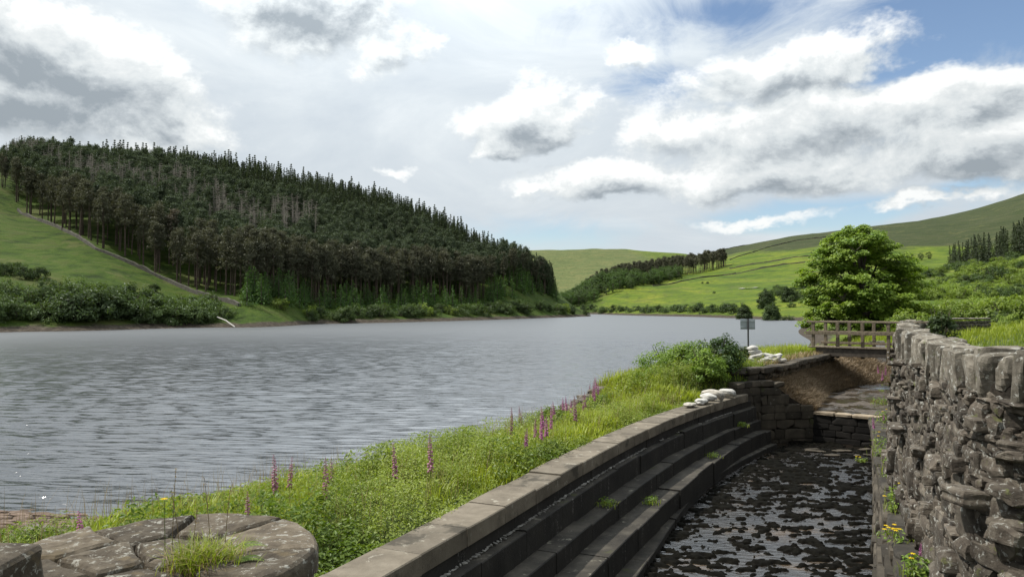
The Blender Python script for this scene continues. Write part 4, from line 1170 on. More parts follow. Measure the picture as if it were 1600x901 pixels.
for idx in order:
    x, y, u, v = cand[idx]; z = zc[idx]
    edge = u < .52
    if edge and v < .10 and r.random() < .5: continue
    spr = v > (.50 + .16 * fbm(np.array([u * 9]), np.array([2.]))[0]) * (1.12 - .55 * smooth(.5, 1., u))
    dead = ndead < 290 and (not spr) and .26 < v < .58 and u < .66 and r.random() < .62
    hs_ = r.uniform(.85, 1.15)
    hs_ *= .72 + .28 * smooth(.0, .16, u)
    if dead:
        ndead += 1; put('dead_pine', ME['dead'][int(r.integers(4))], (x, y, z), hs_ * 1.12, 'bare grey dead pine trunk standing in the middle belt of the hillside plantation', 'tree', 'dead pines of the plantation', zs=1.25)
    elif spr:
        s_ = hs_ * (1.0 if r.random() < .85 else 1.18)
        big = v > .78 or v < .6
        if nspr < 280 and (v > .70 or r.random() < .3):
            nspr += 1; put('spruce_tree', ME['spruce'][int(r.integers(6))], (x, y, z), s_, 'pointed dark spruce on the upper slope and skyline of the left hill plantation', 'tree', 'spruces of the plantation skyline')
        else: bake(mass, ME['spruce'][int(r.integers(6))], (x, y, z), s_, r.random() * 6)
    else:
        k = int(r.integers(7)); br = (v > .10 and r.random() < .72)
        if npine < 290:
            npine += 1; zone = 2 if br else (0 if edge else 1)
            put2('pine_tree', ME['pine_t'][k], ME['pinebrown_c' if br else 'pine_c'][k], (x, y, z), hs_, LP[zone], 'tree', ('pines by the plantation wall', 'pines at the plantation foot', 'brownish pines inside the plantation')[zone])
        else:
            put_b = mass; bake(mass, ME['pine_c'][k], (x, y, z), hs_, 0.); 
print('forest', npine, nspr, ndead, len(cand))
# the trees past three hundred of a kind read as one wood
if mass.n: tag(mass.build('forest', [M['spruce'], M['bark']]), kind='stuff')

# young conifers along the foot of the plantation
for k in range(150):
    u = r.uniform(.0, 1.); px = 385 + (870 - 385) * u
    Y = np.interp(px, [385, 450, 600, 750, 860], [186, 200, 236, 284, 372]) + r.uniform(-3, 22) * (1 if px > 430 else .5)
    x = (px - 800) / F * Y; s_ = r.uniform(.75, 1.5) * (1.2 if Y > 300 else 1)
    put('young_conifer', ME['young'][int(r.integers(4))], (x, Y, gz(x, Y)), s_, 'bright green young conifer in the belt below the tall pines', 'tree', 'young conifers below the plantation')
# shoreline willows on the left bank
def along_shore(px): 
    return np.interp(px, [-260, -120, 0, 150, 340, 470, 600, 680, 750, 830, 905], [q[1] for q in SH_L])
def shore_shrub(px, dY, s_, kind, label, group, zs=1.):
    Y = along_shore(px) * 1.02 + dY; x = (px - 800) / F * Y
    put('willow_bush' if px < 345 else 'shore_bush', ME[kind][int(r.integers(5))], (x, Y, gz(x, Y) - .15), s_, label, 'bush', group, zs=zs)
for px in np.arange(-30, 335, 15):
    for q in range(3):
        dk = r.random() < .65
        shore_shrub(px + r.normal() * 8, 3 + q * 5 + r.random() * 3, r.uniform(3.1, 4.9) * np.interp(px, [-30, 60, 130, 200, 335], [.85, .85, 1.15, 1.1, .75]), 'dkshrub' if dk and 85 < px < 250 else 'willow',
                    'rounded grey-green willow in the thicket on the left shore', 'willows of the left shore thicket')
for px in (22, 40, 60, 5):
    Y = 172 + r.random() * 6; x = (px - 800) / F * Y; put('shrub', ME['dkshrub'][int(r.integers(5))], (x, Y, gz(x, Y)), 2.6, 'dark shrub on the grass slope above the left shore thicket', 'shrub', 'shrubs above the left thicket')
Y = 190; x = (240 - 800) / F * Y; put('shrub', ME['dkshrub'][1], (x, Y, gz(x, Y)), 1.7, 'small dark lone shrub on the open grass slope by the field wall', 'shrub', None, zs=1.2)
for px in list(np.arange(480, 910, 13)) + [428, 640, 662, 790, 880, 895, 780, 815]:
    big = r.random() < .4
    shore_shrub(px + r.normal() * 5, 3 + r.random() * 9, (r.uniform(2.3, 4.) if px > 520 else 2.6) * (1.15 if px > 750 else 1), 'willow' if r.random() < .6 else 'bright' if r.random() < .3 else 'dkshrub', 'round bush near the water below the plantation', 'bushes on the shore below the plantation')

# ------------------------------------------------------------------ middle distance: woods, hedges and trees round the head of the lake
for k in range(250):            # broadleaf wood filling the valley head
    t = r.random(); px = 868 + 195 * r.random() ** 1.1; f = r.random()
    ylo = np.interp(px, [868, 930, 1000, 1060], [478, 474, 462, 440]); yhi = np.interp(px, [868, 930, 1000, 1060], [470, 448, 436, 434]); 
    Y = np.interp(px, [868, 930, 1000, 1060], [540, 560, 590, 650]) + f * np.interp(px, [868, 1060], [150, 60]); x = (px - 800) / F * Y
    put2('broadleaf_tree', ME['broad_t'][k % 5], ME['broad_c' if r.random() < .6 else 'dkbroad_c'][k % 5], (x, Y, gz(x, Y) - 1.), r.uniform(.9, 1.4), 'broadleaf tree in the wood at the head of the lake below the dark plantation', 'tree', 'broadleaf wood at the valley head')
for k in range(240):            # dark plantation strip on the shoulder
    px = 912 + (1136 - 912) * r.random(); f = r.random()
    Y = np.interp(px, [912, 1000, 1135], [690, 670, 712]) + f * 50; x = (px - 800) / F * Y
    put('plantation_pine', ME['pine_one'][k % 5], (x, Y, gz(x, Y) - 2.5), r.uniform(1.0, 1.35) * np.interp(px, [912, 1000, 1100, 1136], [.75, .95, 1.05, .95]), 'dark conifer in the plantation strip across the shoulder of the far valley', 'tree', 'dark plantation strip on the far shoulder')
def free(px, Y, kind, s_, label, group=None, zs=1., cat='shrub', nm='shrub', j=0.):
    x = (px - 800) / F * Y; nm = 'scrub_bush' if group and 'scrub' in group else nm; return put(nm, ME[kind][int(r.integers(len(ME[kind])))], (x, Y, gz(x, Y) - .1 * s_), s_, label, cat, group, zs=zs)
SY = lambda px: np.interp(px, [920, 960, 1000, 1080, 1150, 1210, 1260], [q[1] for q in SH_R] + [240.])
for px in np.arange(915, 1150, 8):
    free(px + r.normal() * 3, SY(px) * 1.04 + r.random() * 14, 'dkshrub' if r.random() < .55 else 'willow', r.uniform(2.2, 4.2), 'low round bush along the far shore under the green field', 'bushes on the far shore')
for k in range(4):
    px = r.uniform(1000, 1130); free(px, r.uniform(470, 640), 'dkshrub', r.uniform(1.0, 2.), 'small dark bush dotted on the sunny far field', 'bushes on the far field')
for px, Y, s_, lab in ((1166, 285, .92, 'dark round tree left of the pair above the right shore'), (1206, 262, .95, 'dense dark round tree nearest the water right of the sign'), (1192, 318, 1.05, 'tall dark tree behind the two round trees by the right shore'), (1232, 330, .8, 'dark tree behind the pale bush beside the big tree')):
    x = (px - 800) / F * Y; put2('broadleaf_tree', ME['broad_t'][0], ME['dome_c'][int(r.integers(3))], (x, Y, gz(x, Y) - .3), s_ * .95, lab, 'tree', None, zs=1.0)
free(1229, 256, 'willow', 2.6, 'pale grey-green bush at the water left of the big tree', None)
for k in range(46):
    px = r.uniform(1205, 1300); Y = r.uniform(300, 420); free(px, Y, 'willow' if r.random() < .5 else 'dkshrub', r.uniform(1.8, 3.4), 'bush in the scrub on the slope left of the big tree', 'scrub left of the big tree')
for px, Y in ((1272, 640), (1281, 645), (1290, 640), (1299, 650), (1425, 560), (1440, 560), (1452, 565), (1415, 570)):
    x = (px - 800) / F * Y; put2('broadleaf_tree', ME['broad_t'][1], ME['dkbroad_c'][int(r.integers(5))], (x, Y, gz(x, Y) - .8), .72, 'dark tree in a small clump high on the green hillside' if px < 1350 else 'dark tree right of the big tree crown below the moor', 'tree', 'clump high on the green hillside' if px < 1350 else 'trees below the moor by the big tree')
for k in range(95):
    px = r.uniform(1484, 1660); Y = 396 + r.random() * 55; x = (px - 800) / F * Y
    put('spruce_tree', ME['spruce'][int(r.integers(6))], (x, Y, gz(x, Y) - .5), r.uniform(.9, 1.2) * np.interp(px, [1484, 1520, 1600], [.85, 1.05, 1.25]), 'dark spruce in the block under the moor at the right edge', 'tree', 'spruces under the moor on the right')
for k in range(190):
    px = r.uniform(1395, 1640); Y = np.exp(r.uniform(math.log(135), math.log(385))); x = (px - 800) / F * Y
    if 112 < Y < 160 and px > 1560: continue
    free(px, Y, 'bright' if r.random() < .62 else ('willow' if r.random() < .6 else 'dkshrub'), r.uniform(1.5, 3.1) * (1 + .3 * (Y > 250)), 'light green bush in the scrub covering the right hillside', 'scrub on the right hillside')
for px, Y, s_ in ((1555, 270, 5.2), (1540, 275, 4.6), (1570, 280, 4.2)):
    free(px, Y, 'dkshrub', s_, 'large dark rounded thorn standing out of the light scrub on the right', 'dark thorns in the right scrub')
for k in range(26):
    px = r.uniform(1412, 1600); Y = r.uniform(50, 78); free(px, Y, 'bright', r.uniform(1.2, 2.0), 'bright yellow-green bush behind the sapling and low field wall', 'bright bushes behind the field wall')
for px, Y, k_, s_, lab in ((1560, 50, 'willow', 1.0, 'green hedge bush right of the low field wall'), (1590, 52, 'dkshrub', 1.1, 'darker hedge bush at the right edge of the frame'), (1535, 54, 'bright', 1.2, 'bright bush just beyond the end of the low field wall'), (1610, 50, 'bright', 1.2, 'bright hedge bush cut by the right edge'), (1572, 47.5, 'bright', .8, 'small pale hedge bush above the meadow grass')):
    free(px, Y, k_, s_, lab)

# field walls as dark lines, each a thing
def fieldwall(name, pts, label, h=1.2, w=.7, m='farwall', step=4.):
    P = np.array([at(*q)[:2] for q in pts]); s = np.concatenate([[0], np.cumsum(np.linalg.norm(np.diff(P, axis=0), axis=1))]); n_ = max(4, int(s[-1] / step))
    ss = np.linspace(0, s[-1], n_); X = np.interp(ss, s, P[:, 0]); Yv = np.interp(ss, s, P[:, 1]); Z = G(X, Yv)
    T = np.gradient(np.stack([X, Yv], 1), axis=0); T /= np.linalg.norm(T, axis=1, keepdims=True); Nn = np.stack([-T[:, 1], T[:, 0]], 1)
    hh = h * (1 + (fbm(ss * .3, ss * 0 + 2) - .5) * .9 + (fbm(ss * 1.7, ss * 0 + 5, 2) - .5) * .5)
    rings = []
    for o_, k_ in ((w * .6, -.5), (w * .45, 1), (-w * .45, 1), (-w * .6, -.5)):
        rings.append(np.c_[X + Nn[:, 0] * o_, Yv + Nn[:, 1] * o_, Z + np.where(k_ > 0, hh, -.5)])
    V = np.stack(rings, 1).reshape(-1, 3); Q = np.array([[i * 4 + k, (i + 1) * 4 + k, (i + 1) * 4 + k + 1, i * 4 + k + 1] for i in range(n_ - 1) for k in range(3)])
    mb = MB(); mb.add(V, [Q, np.array([[0, 1, 2, 3], [(n_ - 1) * 4 + k for k in (3, 2, 1, 0)]])]); return tag(mb.build(name, M[m]), label, 'field wall')
fieldwall('field_wall', [(28, 335, 264), (90, 365, 240), (150, 396, 213), (260, 441, 205), (330, 462, 193), (374, 478, 183)], 'dark dry stone wall slanting down the left slope at the plantation edge', .85, .7, step=1.5)
fieldwall('field_wall', [(1090, 402, 990), (1200, 383, 1010), (1300, 369, 1000), (1400, 354, 960)], 'field wall running along the skyline of the right hill', .95, .7)
fieldwall('field_wall', [(1140, 408, 800), (1200, 392, 820), (1240, 386, 830), (1300, 378, 820)], 'highest field wall across the green fields below the right skyline', .95, .7)
fieldwall('field_wall', [(1140, 423, 690), (1200, 419, 670), (1250, 413, 650), (1300, 410, 640)], 'middle field wall crossing the green hillside left of the big tree', .95, .7)
fieldwall('field_wall', [(1130, 430, 640), (1190, 424, 620), (1270, 423, 600), (1300, 422, 590)], 'lower field wall above the brightest field', .95, .7)
fieldwall('field_wall', [(1020, 447, 600), (1100, 431, 640), (1150, 428, 640)], 'field wall under the right end of the dark plantation strip', .95, .7)
def ribbon(name, pts, w, m, kind):
    P = np.array([at(*q)[:2] for q in pts]); s = np.concatenate([[0], np.cumsum(np.linalg.norm(np.diff(P, axis=0), axis=1))]); ss = np.linspace(0, s[-1], 40)
    X = np.interp(ss, s, P[:, 0]); Yv = np.interp(ss, s, P[:, 1]); T = np.gradient(np.stack([X, Yv], 1), axis=0); T /= np.linalg.norm(T, axis=1, keepdims=True); Nn = np.stack([-T[:, 1], T[:, 0]], 1)
    V = []
    for o_ in (-w / 2, w / 2): x_, y_ = X + Nn[:, 0] * o_, Yv + Nn[:, 1] * o_; V.append(np.c_[x_, y_, np.maximum(G(x_, y_), G(X, Yv)) + .25])
    V = np.stack(V, 1).reshape(-1, 3); mb = MB(); mb.add(V, grid_faces(40, 2)); tag(mb.build(name, m), kind=kind)
M['track'] = simple('pale_track', (.42, .40, .36), .9, .1, .5, .2)
ribbon('track', [(1156, 438, 470), (1170, 442, 455), (1186, 446, 445)], 3., M['track'], 'structure')
# white pole lying on the left shore
a_ = at(339, 495, 171); b_ = at(367, 511, 166); V, Fc = tube([(a_[0], a_[1], max(a_[2], gz(a_[0], a_[1]) + .3)), ((a_[0] + b_[0]) / 2, (a_[1] + b_[1]) / 2, (a_[2] + b_[2]) / 2 + .35), (b_[0], b_[1], .12)], .15, 8)
mb = MB(); mb.add(V, Fc); tag(mb.build('pole', M['pipe']), 'pale pole lying down the left bank into the water', 'pole')
# low field wall right, beyond the sapling
fwl = empty('field_wall', (*at(1517, 513, 46)[:2], 3.3)); off = Vector(fwl.location); tag(fwl, 'short low dark stone field wall in the meadow behind the sapling', 'field wall')
p0 = at(1482, 505, 40)[:2]; p1 = at(1550, 505, 41.5)[:2]; gb = gz(*((p0 + p1) / 2)); ztp = at(1517, 499, 41)[2]; mb = MB()
masonry(mb, p0, p1, gb - .3, ztp, .16, .3, .4, 5, np.random.default_rng(2)); rel(mb.build('stonework', M['fieldwall_near'], fwl))
mb = MB(); masonry(mb, p0, p1, ztp, ztp + .1, .13, .5, .5, 7, np.random.default_rng(3)); rel(mb.build('cope', M['walltop'], fwl))

# ------------------------------------------------------------------ the big sycamore by the bridge
def big_tree():
    Y = 60.; x0 = (1347 - 800) / F * Y; g = gz(x0, Y)
    root = empty('sycamore_tree', (x0, Y, g)); tag(root, 'large rounded sycamore with dense layered crown beside the footbridge', 'tree')
    r = np.random.default_rng(71); Ht = at(1347, 355, Y)[2] - g
    t = MB(); V, Fc = tube([(0, 0, -.4), (.05, 0, 1.2), (-.05, .05, 2.6), (.05, 0, 4.5), (0, 0, 6.6)], [.42, .34, .28, .16, .05], 10); t.add(V, Fc, .5)
    C = []; Nn = []; ti = []; S = []
    prof_z = np.array([0, .05, .15, .3, .45, .6, .75, .88, .96, 1.0]); prof_r = np.array([.70, .92, 1.0, 1.0, .96, .90, .80, .64, .46, .25]) * 4.75
    lobes = []
    for i in range(34):
        f = (i + .5) / 34; f = f ** 1.12; a = i * 2.399 + r.normal() * .25; Rm = np.interp(f, prof_z, prof_r) * r.uniform(.72, 1.06)
        cc = np.array([math.cos(a) * Rm * .74, math.sin(a) * Rm * .74, .35 + f * (Ht - 1.1)]); lobes.append((cc, a, .28 + 1.0 + .85 * (1 - f)))
        zb = max(.9, cc[2] * .5); V, Fc = tube([(0, 0, zb), tuple(cc * np.array([.5, .5, 1]) + [0, 0, -.3]), tuple(cc)], [.11, .07, .03], 5); t.add(V, Fc, .5)
    for i in range(520):
        lc, a, lr = lobes[i % 34]; u = r.normal(size=3); u /= np.linalg.norm(u); u[2] = u[2] * .8 + .15
        cc = lc + u * lr * np.array([1., 1., .85]) * r.uniform(.45, 1.) ** .5; cc[2] = max(cc[2], .2); a = math.atan2(cc[1], cc[0])
        if i % 4 == 0: V, Fc = tube([tuple(lc), tuple(cc)], [.03, .01], 4); t.add(V, Fc, .5)
        n = 130; o_ = r.normal(size=(n, 3)); o_ /= np.linalg.norm(o_, axis=1, keepdims=True); o_ *= (r.random((n, 1)) ** .45) * np.array([.62, .62, .30]) * r.uniform(.75, 1.25)
        o_[:, 2] -= .10 * (o_[:, 0] ** 2 + o_[:, 1] ** 2)
        C.append(cc + o_); Nn.append(np.array([math.cos(a) * .35, math.sin(a) * .35, 1.]) + o_ * .5 + r.normal(size=(n, 3)) * .32); ti.append(np.clip(r.uniform(.2, .75) + r.normal(size=n) * .16, 0, 1)); S.append(r.uniform(.07, .14, n))
    cmb = MB(); C = np.concatenate(C); C[:, 2] = np.maximum(C[:, 2], .15)
    V, Q = leaves(C, np.concatenate(Nn), np.concatenate(S), .8, r, .12); cmb.add(V, Q, np.repeat(np.concatenate(ti), 4))
    t.build('trunk', M['bark'], root); cmb.build('crown', M['syc'], root)
big_tree()
def shrub_thing(name, loc, rx, h, ncl, nl, ls, leafm, label, cat='shrub', seed=0, asp=.45, stemn=9):
    root = empty(name, loc); tag(root, label, cat); r = np.random.default_rng(seed)
    mb = shrub_mesh(seed, 1, h / rx, ncl, nl, ls / rx, None, False, asp=asp); 
    for i in range(len(mb.v)): mb.v[i] = mb.v[i] * rx
    mb.build('foliage', leafm, root); st = MB()
    for i in range(stemn):
        a = r.random() * 6.28; V, Fc = tube([(r.normal() * .05, r.normal() * .05, -.1), (math.cos(a) * .3 * rx, math.sin(a) * .3 * rx, h * .5), (math.cos(a) * .55 * rx, math.sin(a) * .55 * rx, h * .9)], [.022, .014, .005], 5); st.add(V, Fc, .5)
    st.build('stem', M['bark'], root); return root
p = at(1471, 520, 31.); shrub_thing('sapling', (p[0], p[1], gz(p[0], p[1])), .72, 2.1, 70, 46, .06, M['dkshrub'], 'young leafy sapling standing behind the curve of the stone wall', 'sapling', 5, .6)
def nz(x, y): return float(ground_near(np.array([x]), np.array([y]))[0])
for px, Y, rx, h, lab, sd, lm, ncl in ((1074, 22.0, .9, 1.1, 'tall green bramble bush above the far end of the stepped wall', 11, 'bush', 120), (1045, 22.4, .95, 1.2, 'bramble bush left of the tallest bush on the bank', 14, 'bush', 95), (1148, 23.6, .6, .85, 'loose dark willowy bush below the sign post', 17, 'dkshrub', 60),
                                 (1122, 21.6, .75, 1.2, 'dark leafy bush hanging over the corner where coping meets wing wall', 19, 'broad', 80), (1100, 20.9, .6, .9, 'low leafy bush behind the draped sandbags', 23, 'bush', 60)):
    x = (px - 800) / F * Y; shrub_thing('bush', (x, Y, min(nz(x, Y), 2.6) - .08), rx, h, ncl, 60, .05, M[lm], lab, 'bush', sd)

# ------------------------------------------------------------------ ground cover on the bund, banks and meadow (uncountable)
def bund_pts(n, y0=3.2, y1=31, d0=0., d1=1., power=1.):
    y = rng.uniform(y0, y1, n); xr = np.where(y < 20.4, Xc(y), np.interp(y, UPY, UPX) - .25); xe = np.interp(y, EY, EX)
    f = rng.random(n) ** power * (d1 - d0) + d0; x = xr - .03 - f * (xr - xe + .3); return x, y, f
def no_drum(x, y): return np.hypot(x + 2.42, y - 5.15) > 1.0
# grass
x, y, f = bund_pts(80000, d1=.96); k = no_drum(x, y) & ~((y < 6) & (x < -3.0)); x, y, f = x[k], y[k], f[k]
pat = fbm(x * .7 + 9, y * .55, 3); keep = (pat > np.where(y < 17, .53, .47)) | (rng.random(len(x)) < np.where(y < 17, .22, .5)); x, y, f, pat = x[keep], y[keep], f[keep], pat[keep]
z = ground_near(x, y); hgt = rng.uniform(.08, .22, len(x)) * (.7 + 1. * smooth(.4, .65, pat)) * (.55 + .7 * smooth(0, .12, f)) * np.where(y > 21, 1.35, 1. - .45 * smooth(.55, 1., f))
V, Q = blades(np.stack([x, y, z - .02], 1), hgt, rng.uniform(.004, .009, len(x)) * np.clip(y / 9, .9, 2.), rng.uniform(.1, .8, len(x)), rng.random(len(x)) * 6.28)
mb = MB(); mb.add(V, Q, np.repeat(np.clip(.15 + .9 * smooth(.35, .7, pat) + rng.normal(size=len(x)) * .18, 0, 1), 6)); tag(mb.build('grass', M['grass']), kind='stuff')
# leafy undergrowth: vetches, nettles, brambles
x, y, f = bund_pts(19000, 3.2, 22.5, 0, .90); k = no_drum(x, y); x, y, f = x[k], y[k], f[k]
pat = fbm(x * .7 + 9, y * .55, 3); k = (pat < .56) | (rng.random(len(x)) < .4); x, y, f, pat = x[k], y[k], f[k], pat[k]
z = ground_near(x, y); n = len(x); nl = 13; hh = (.06 + .44 * smooth(.28, .75, fbm(x * 1.3, y * 1.3, 4))) * (.45 + .75 * smooth(0, .14, f)) * (1 - .68 * smooth(.45, .95, f))
u = rng.random((n, nl)); a = rng.random((n, nl)) * 6.28; rd = rng.random((n, nl)) ** .6 * (.05 + .09 * u)
C = np.stack([x[:, None] + np.cos(a) * rd, y[:, None] + np.sin(a) * rd, z[:, None] + hh[:, None] * (.15 + .9 * u ** .7)], -1).reshape(-1, 3)
Nn = np.stack([np.cos(a) * .5, np.sin(a) * .5, np.ones_like(a)], -1).reshape(-1, 3) + rng.normal(size=(n * nl, 3)) * .35
big = np.repeat(fbm(x * .9 + 40, y * .9, 2) > .56, nl)
S = rng.uniform(.012, .026, n * nl) * np.where(big, 1.6, 1.); tin = np.repeat(np.clip(.5 + 1.6 * (fbm(x * .8 + 20, y * .8, 3) - .5), 0, 1), nl) + rng.normal(size=n * nl) * .17 - .30 * big + .35 * (fbm(x * .45 + 70, y * .45, 2).repeat(nl) - .5)
V, Q = leaves(C, Nn, S, .5); mb = MB(); mb.add(V, Q, np.repeat(np.clip(tin, 0, 1), 4)); tag(mb.build('undergrowth', M['herb']), kind='stuff')
# long dry seed stalks
x, y, f = bund_pts(4200, 4, 26, .05, 1.); k = no_drum(x, y); x, y = x[k], y[k]; z = ground_near(x, y)
V, Q = blades(np.stack([x, y, z], 1), rng.uniform(.25, .7, len(x)), .003, rng.uniform(.05, .4, len(x)), rng.random(len(x)) * 6.28); mb = MB(); mb.add(V, Q, np.repeat(rng.random(len(x)), 6)); tag(mb.build('dry_stalks', M['drygrass']), kind='stuff')
# meadow right of the wall, banks by the bridge and under the big tree
def meadow(n, xr, yr, cond, h, name):
    x = rng.uniform(*xr, n); y = rng.uniform(*yr, n); k = cond(x, y); x, y = x[k], y[k]; z = G(x, y); p_ = fbm(x * .35, y * .35, 3)
    V, Q = blades(np.stack([x, y, z - .03], 1), rng.uniform(.5, 1.15, len(x)) * h * (.6 + p_), .006 * np.clip(y / 12, 1, 4.), rng.uniform(.1, .6, len(x)), rng.random(len(x)) * 6.28)
    mb = MB(); mb.add(V, Q, np.repeat(np.clip(.2 + p_ * .9 - .2 + rng.normal(size=len(x)) * .2, 0, 1), 6)); tag(mb.build(name, M['grass']), kind='stuff')
meadow(60000, (5, 40), (8, 58), lambda x, y: (x > wall_top_x(np.minimum(y, 33)) + .6 + np.clip(y - 31, 0, 4) * 1.2) & (x < .75 * y + 1) , .30, 'meadow_grass')
meadow(26000, (8, 36), (28, 62), lambda x, y: (x > np.interp(y, EY, EX)) & ((y > 31.2) | (x < np.interp(y, UPY, UPX) - .3)) & (x < .62 * y), .42, 'bank_grass')
# dry fringe on the upper coping by the bridge
ys_ = rng.uniform(22.5, 28.5, 900); xs_ = np.interp(ys_, UPY, UPX) - rng.uniform(.25, .9, 900)
V, Q = blades(np.stack([xs_, ys_, np.full(900, UPZ - .02)], 1), rng.uniform(.06, .22, 900), .007, rng.uniform(.3, 1., 900), rng.random(900) * 6.28); mb = MB(); mb.add(V, Q, np.repeat(rng.random(900), 6)); tag(mb.build('dry_fringe_grass', M['drygrass']), kind='stuff')

# ------------------------------------------------------------------ foxgloves
def foxglove(seed, H=1.0, flower='foxflower', frac=.45, rosette=True):
    r = np.random.default_rng(seed); st = MB(); fl = MB(); lf = MB(); ln = r.normal(size=2) * .05
    ax = lambda t: np.array([ln[0] * t * t, ln[1] * t * t, H * t])
    V, Fc = tube([ax(0), ax(.4), ax(.75), ax(1)], [.007, .006, .004, .002], 5); st.add(V, Fc)
    nb = int(34 * frac / .45)
    for i in range(nb):
        t = 1 - frac + frac * i / nb; s_ = .031 * (1 - .75 * (i / nb) ** 1.5); a = i * 2.4 + r.normal() * .3; b = ax(t); d = np.array([math.cos(a), math.sin(a), -.75 + .9 * (i / nb)]); d /= np.linalg.norm(d)
        pts = [b, b + d * s_ * .6, b + d * s_ * 1.9]; V, Fc = tube(pts, [s_ * .18, s_ * .42, s_ * .62], 6); fl.add(V, Fc, r.random())
    for i in range(10):
        a = r.random() * 6.28; t = r.uniform(.02, .5) if i > 4 else .03; l = .10 * (1.2 - t); c = ax(t) + np.array([math.cos(a), math.sin(a), .25]) * l
        V, Q = leaves(c[None], np.array([[-math.cos(a) * .3, -math.sin(a) * .3, 1.]]), l, .34, r, .1, np.array([[math.cos(a), math.sin(a), .25]])); lf.add(V, Q, r.random())
    return st, fl, lf
FG = {}
for kind, flm, fr_ in (('pink', 'foxflower', .42), ('faded', 'fadeflower', .55)):
    FG[kind] = []
    for s_ in range(4):
        st, fl, lf = foxglove(600 + s_, 1., flm, fr_); FG[kind].append((part_mesh(st, 'stem', M['stem']), part_mesh(fl, 'flower_spike', M[flm]), part_mesh(lf, 'leaf', M['herb'])))
def put_fox(loc, H, kind, label, group=None):
    o = empty('foxglove', loc, rng.random() * 6.28, H); o.rotation_euler[0] = rng.normal() * .05; tag(o, label, 'foxglove', group)
    for nm, me in zip(('stem', 'flower_spike', 'leaves'), FG[kind][int(rng.integers(4))]):
        c = bpy.data.objects.new('leaf_rosette' if nm == 'leaves' else nm, me); COL.objects.link(c); c.parent = o
def fox_px(px, ytop, Y, kind, label, group=None, H=None):
    want = H or rng.uniform(.60, .86); best = (9, Y)
    for y_ in np.arange(4.5, 27, .1):            # where a plant of this height reaches the line of sight
        if y_ < 20.5 and (px - 800) / F * y_ > Xc(y_) - (.1 if y_ < 8 else .35): continue
        e = abs(at(px, ytop, y_)[2] - nz((px - 800) / F * y_, y_) - want)
        if e < best[0] - .004: best = (e, y_)
    Y = best[1]; x = (px - 800) / F * Y; put_fox((x, Y, nz(x, Y)), want, kind, label, group)
fox_px(505, 798, 6.9, 'pink', 'tall magenta foxglove beside the round stone pier', H=.62)
fox_px(577, 793, 8.6, 'faded', 'pale pink going-over foxglove in the leafy bank right of the magenta one')
fox_px(138, 795, 7.6, 'pink', 'magenta foxglove behind the left rim of the round stone pier')
fox_px(391, 765, 9.2, 'faded', 'reddish fading foxglove right behind the round stone pier rim')
fox_px(434, 708, 10.9, 'faded', 'tall dark seed-spike foxglove against the water above the pier')
fox_px(453, 712, 11.3, 'faded', 'shorter dark foxglove spike just right of the tallest one against the water')
for k, (px, yt) in enumerate(((511, 715), (523, 712), (620, 690), (674, 677), (800, 632), (812, 625), (815, 640), (798, 645))):
    fox_px(px, yt, np.interp(px, [511, 674, 815], [12.9, 15.6, 18.6]), 'faded', 'dull foxglove spike on the stony water edge of the bank', 'dull foxgloves on the water edge of the bank')
g_ = 'pink foxgloves in the bank opposite the bend of the wall'
for px, yt in ((846, 658), (853, 650), (860, 645), (866, 655), (872, 662), (879, 668), (893, 664), (898, 670), (927, 655), (842, 672), (858, 668), (905, 662), (915, 668), (884, 655), (862, 664), (850, 668), (871, 650), (938, 648), (950, 640), (820, 668), (835, 655)):
    fox_px(px, yt, np.interp(px, [840, 930], [14.2, 15.8]) + rng.normal() * .2, 'pink', 'pink foxglove in the scattered drift halfway along the bank', g_)
g_ = 'pink foxgloves on the skyline of the bank'
for px, yt in ((868, 626), (880, 620), (886, 618), (892, 622), (899, 618), (910, 612), (915, 616), (921, 600), (926, 590), (931, 588), (934, 596), (929, 606), (848, 634), (983, 574), (906, 622), (862, 632)):
    fox_px(px, yt, np.interp(px, [848, 935, 985], [18.8, 21, 22.4]), 'pink' if rng.random() < .7 else 'faded', 'pink foxglove at the crest of the bank against the water', g_)
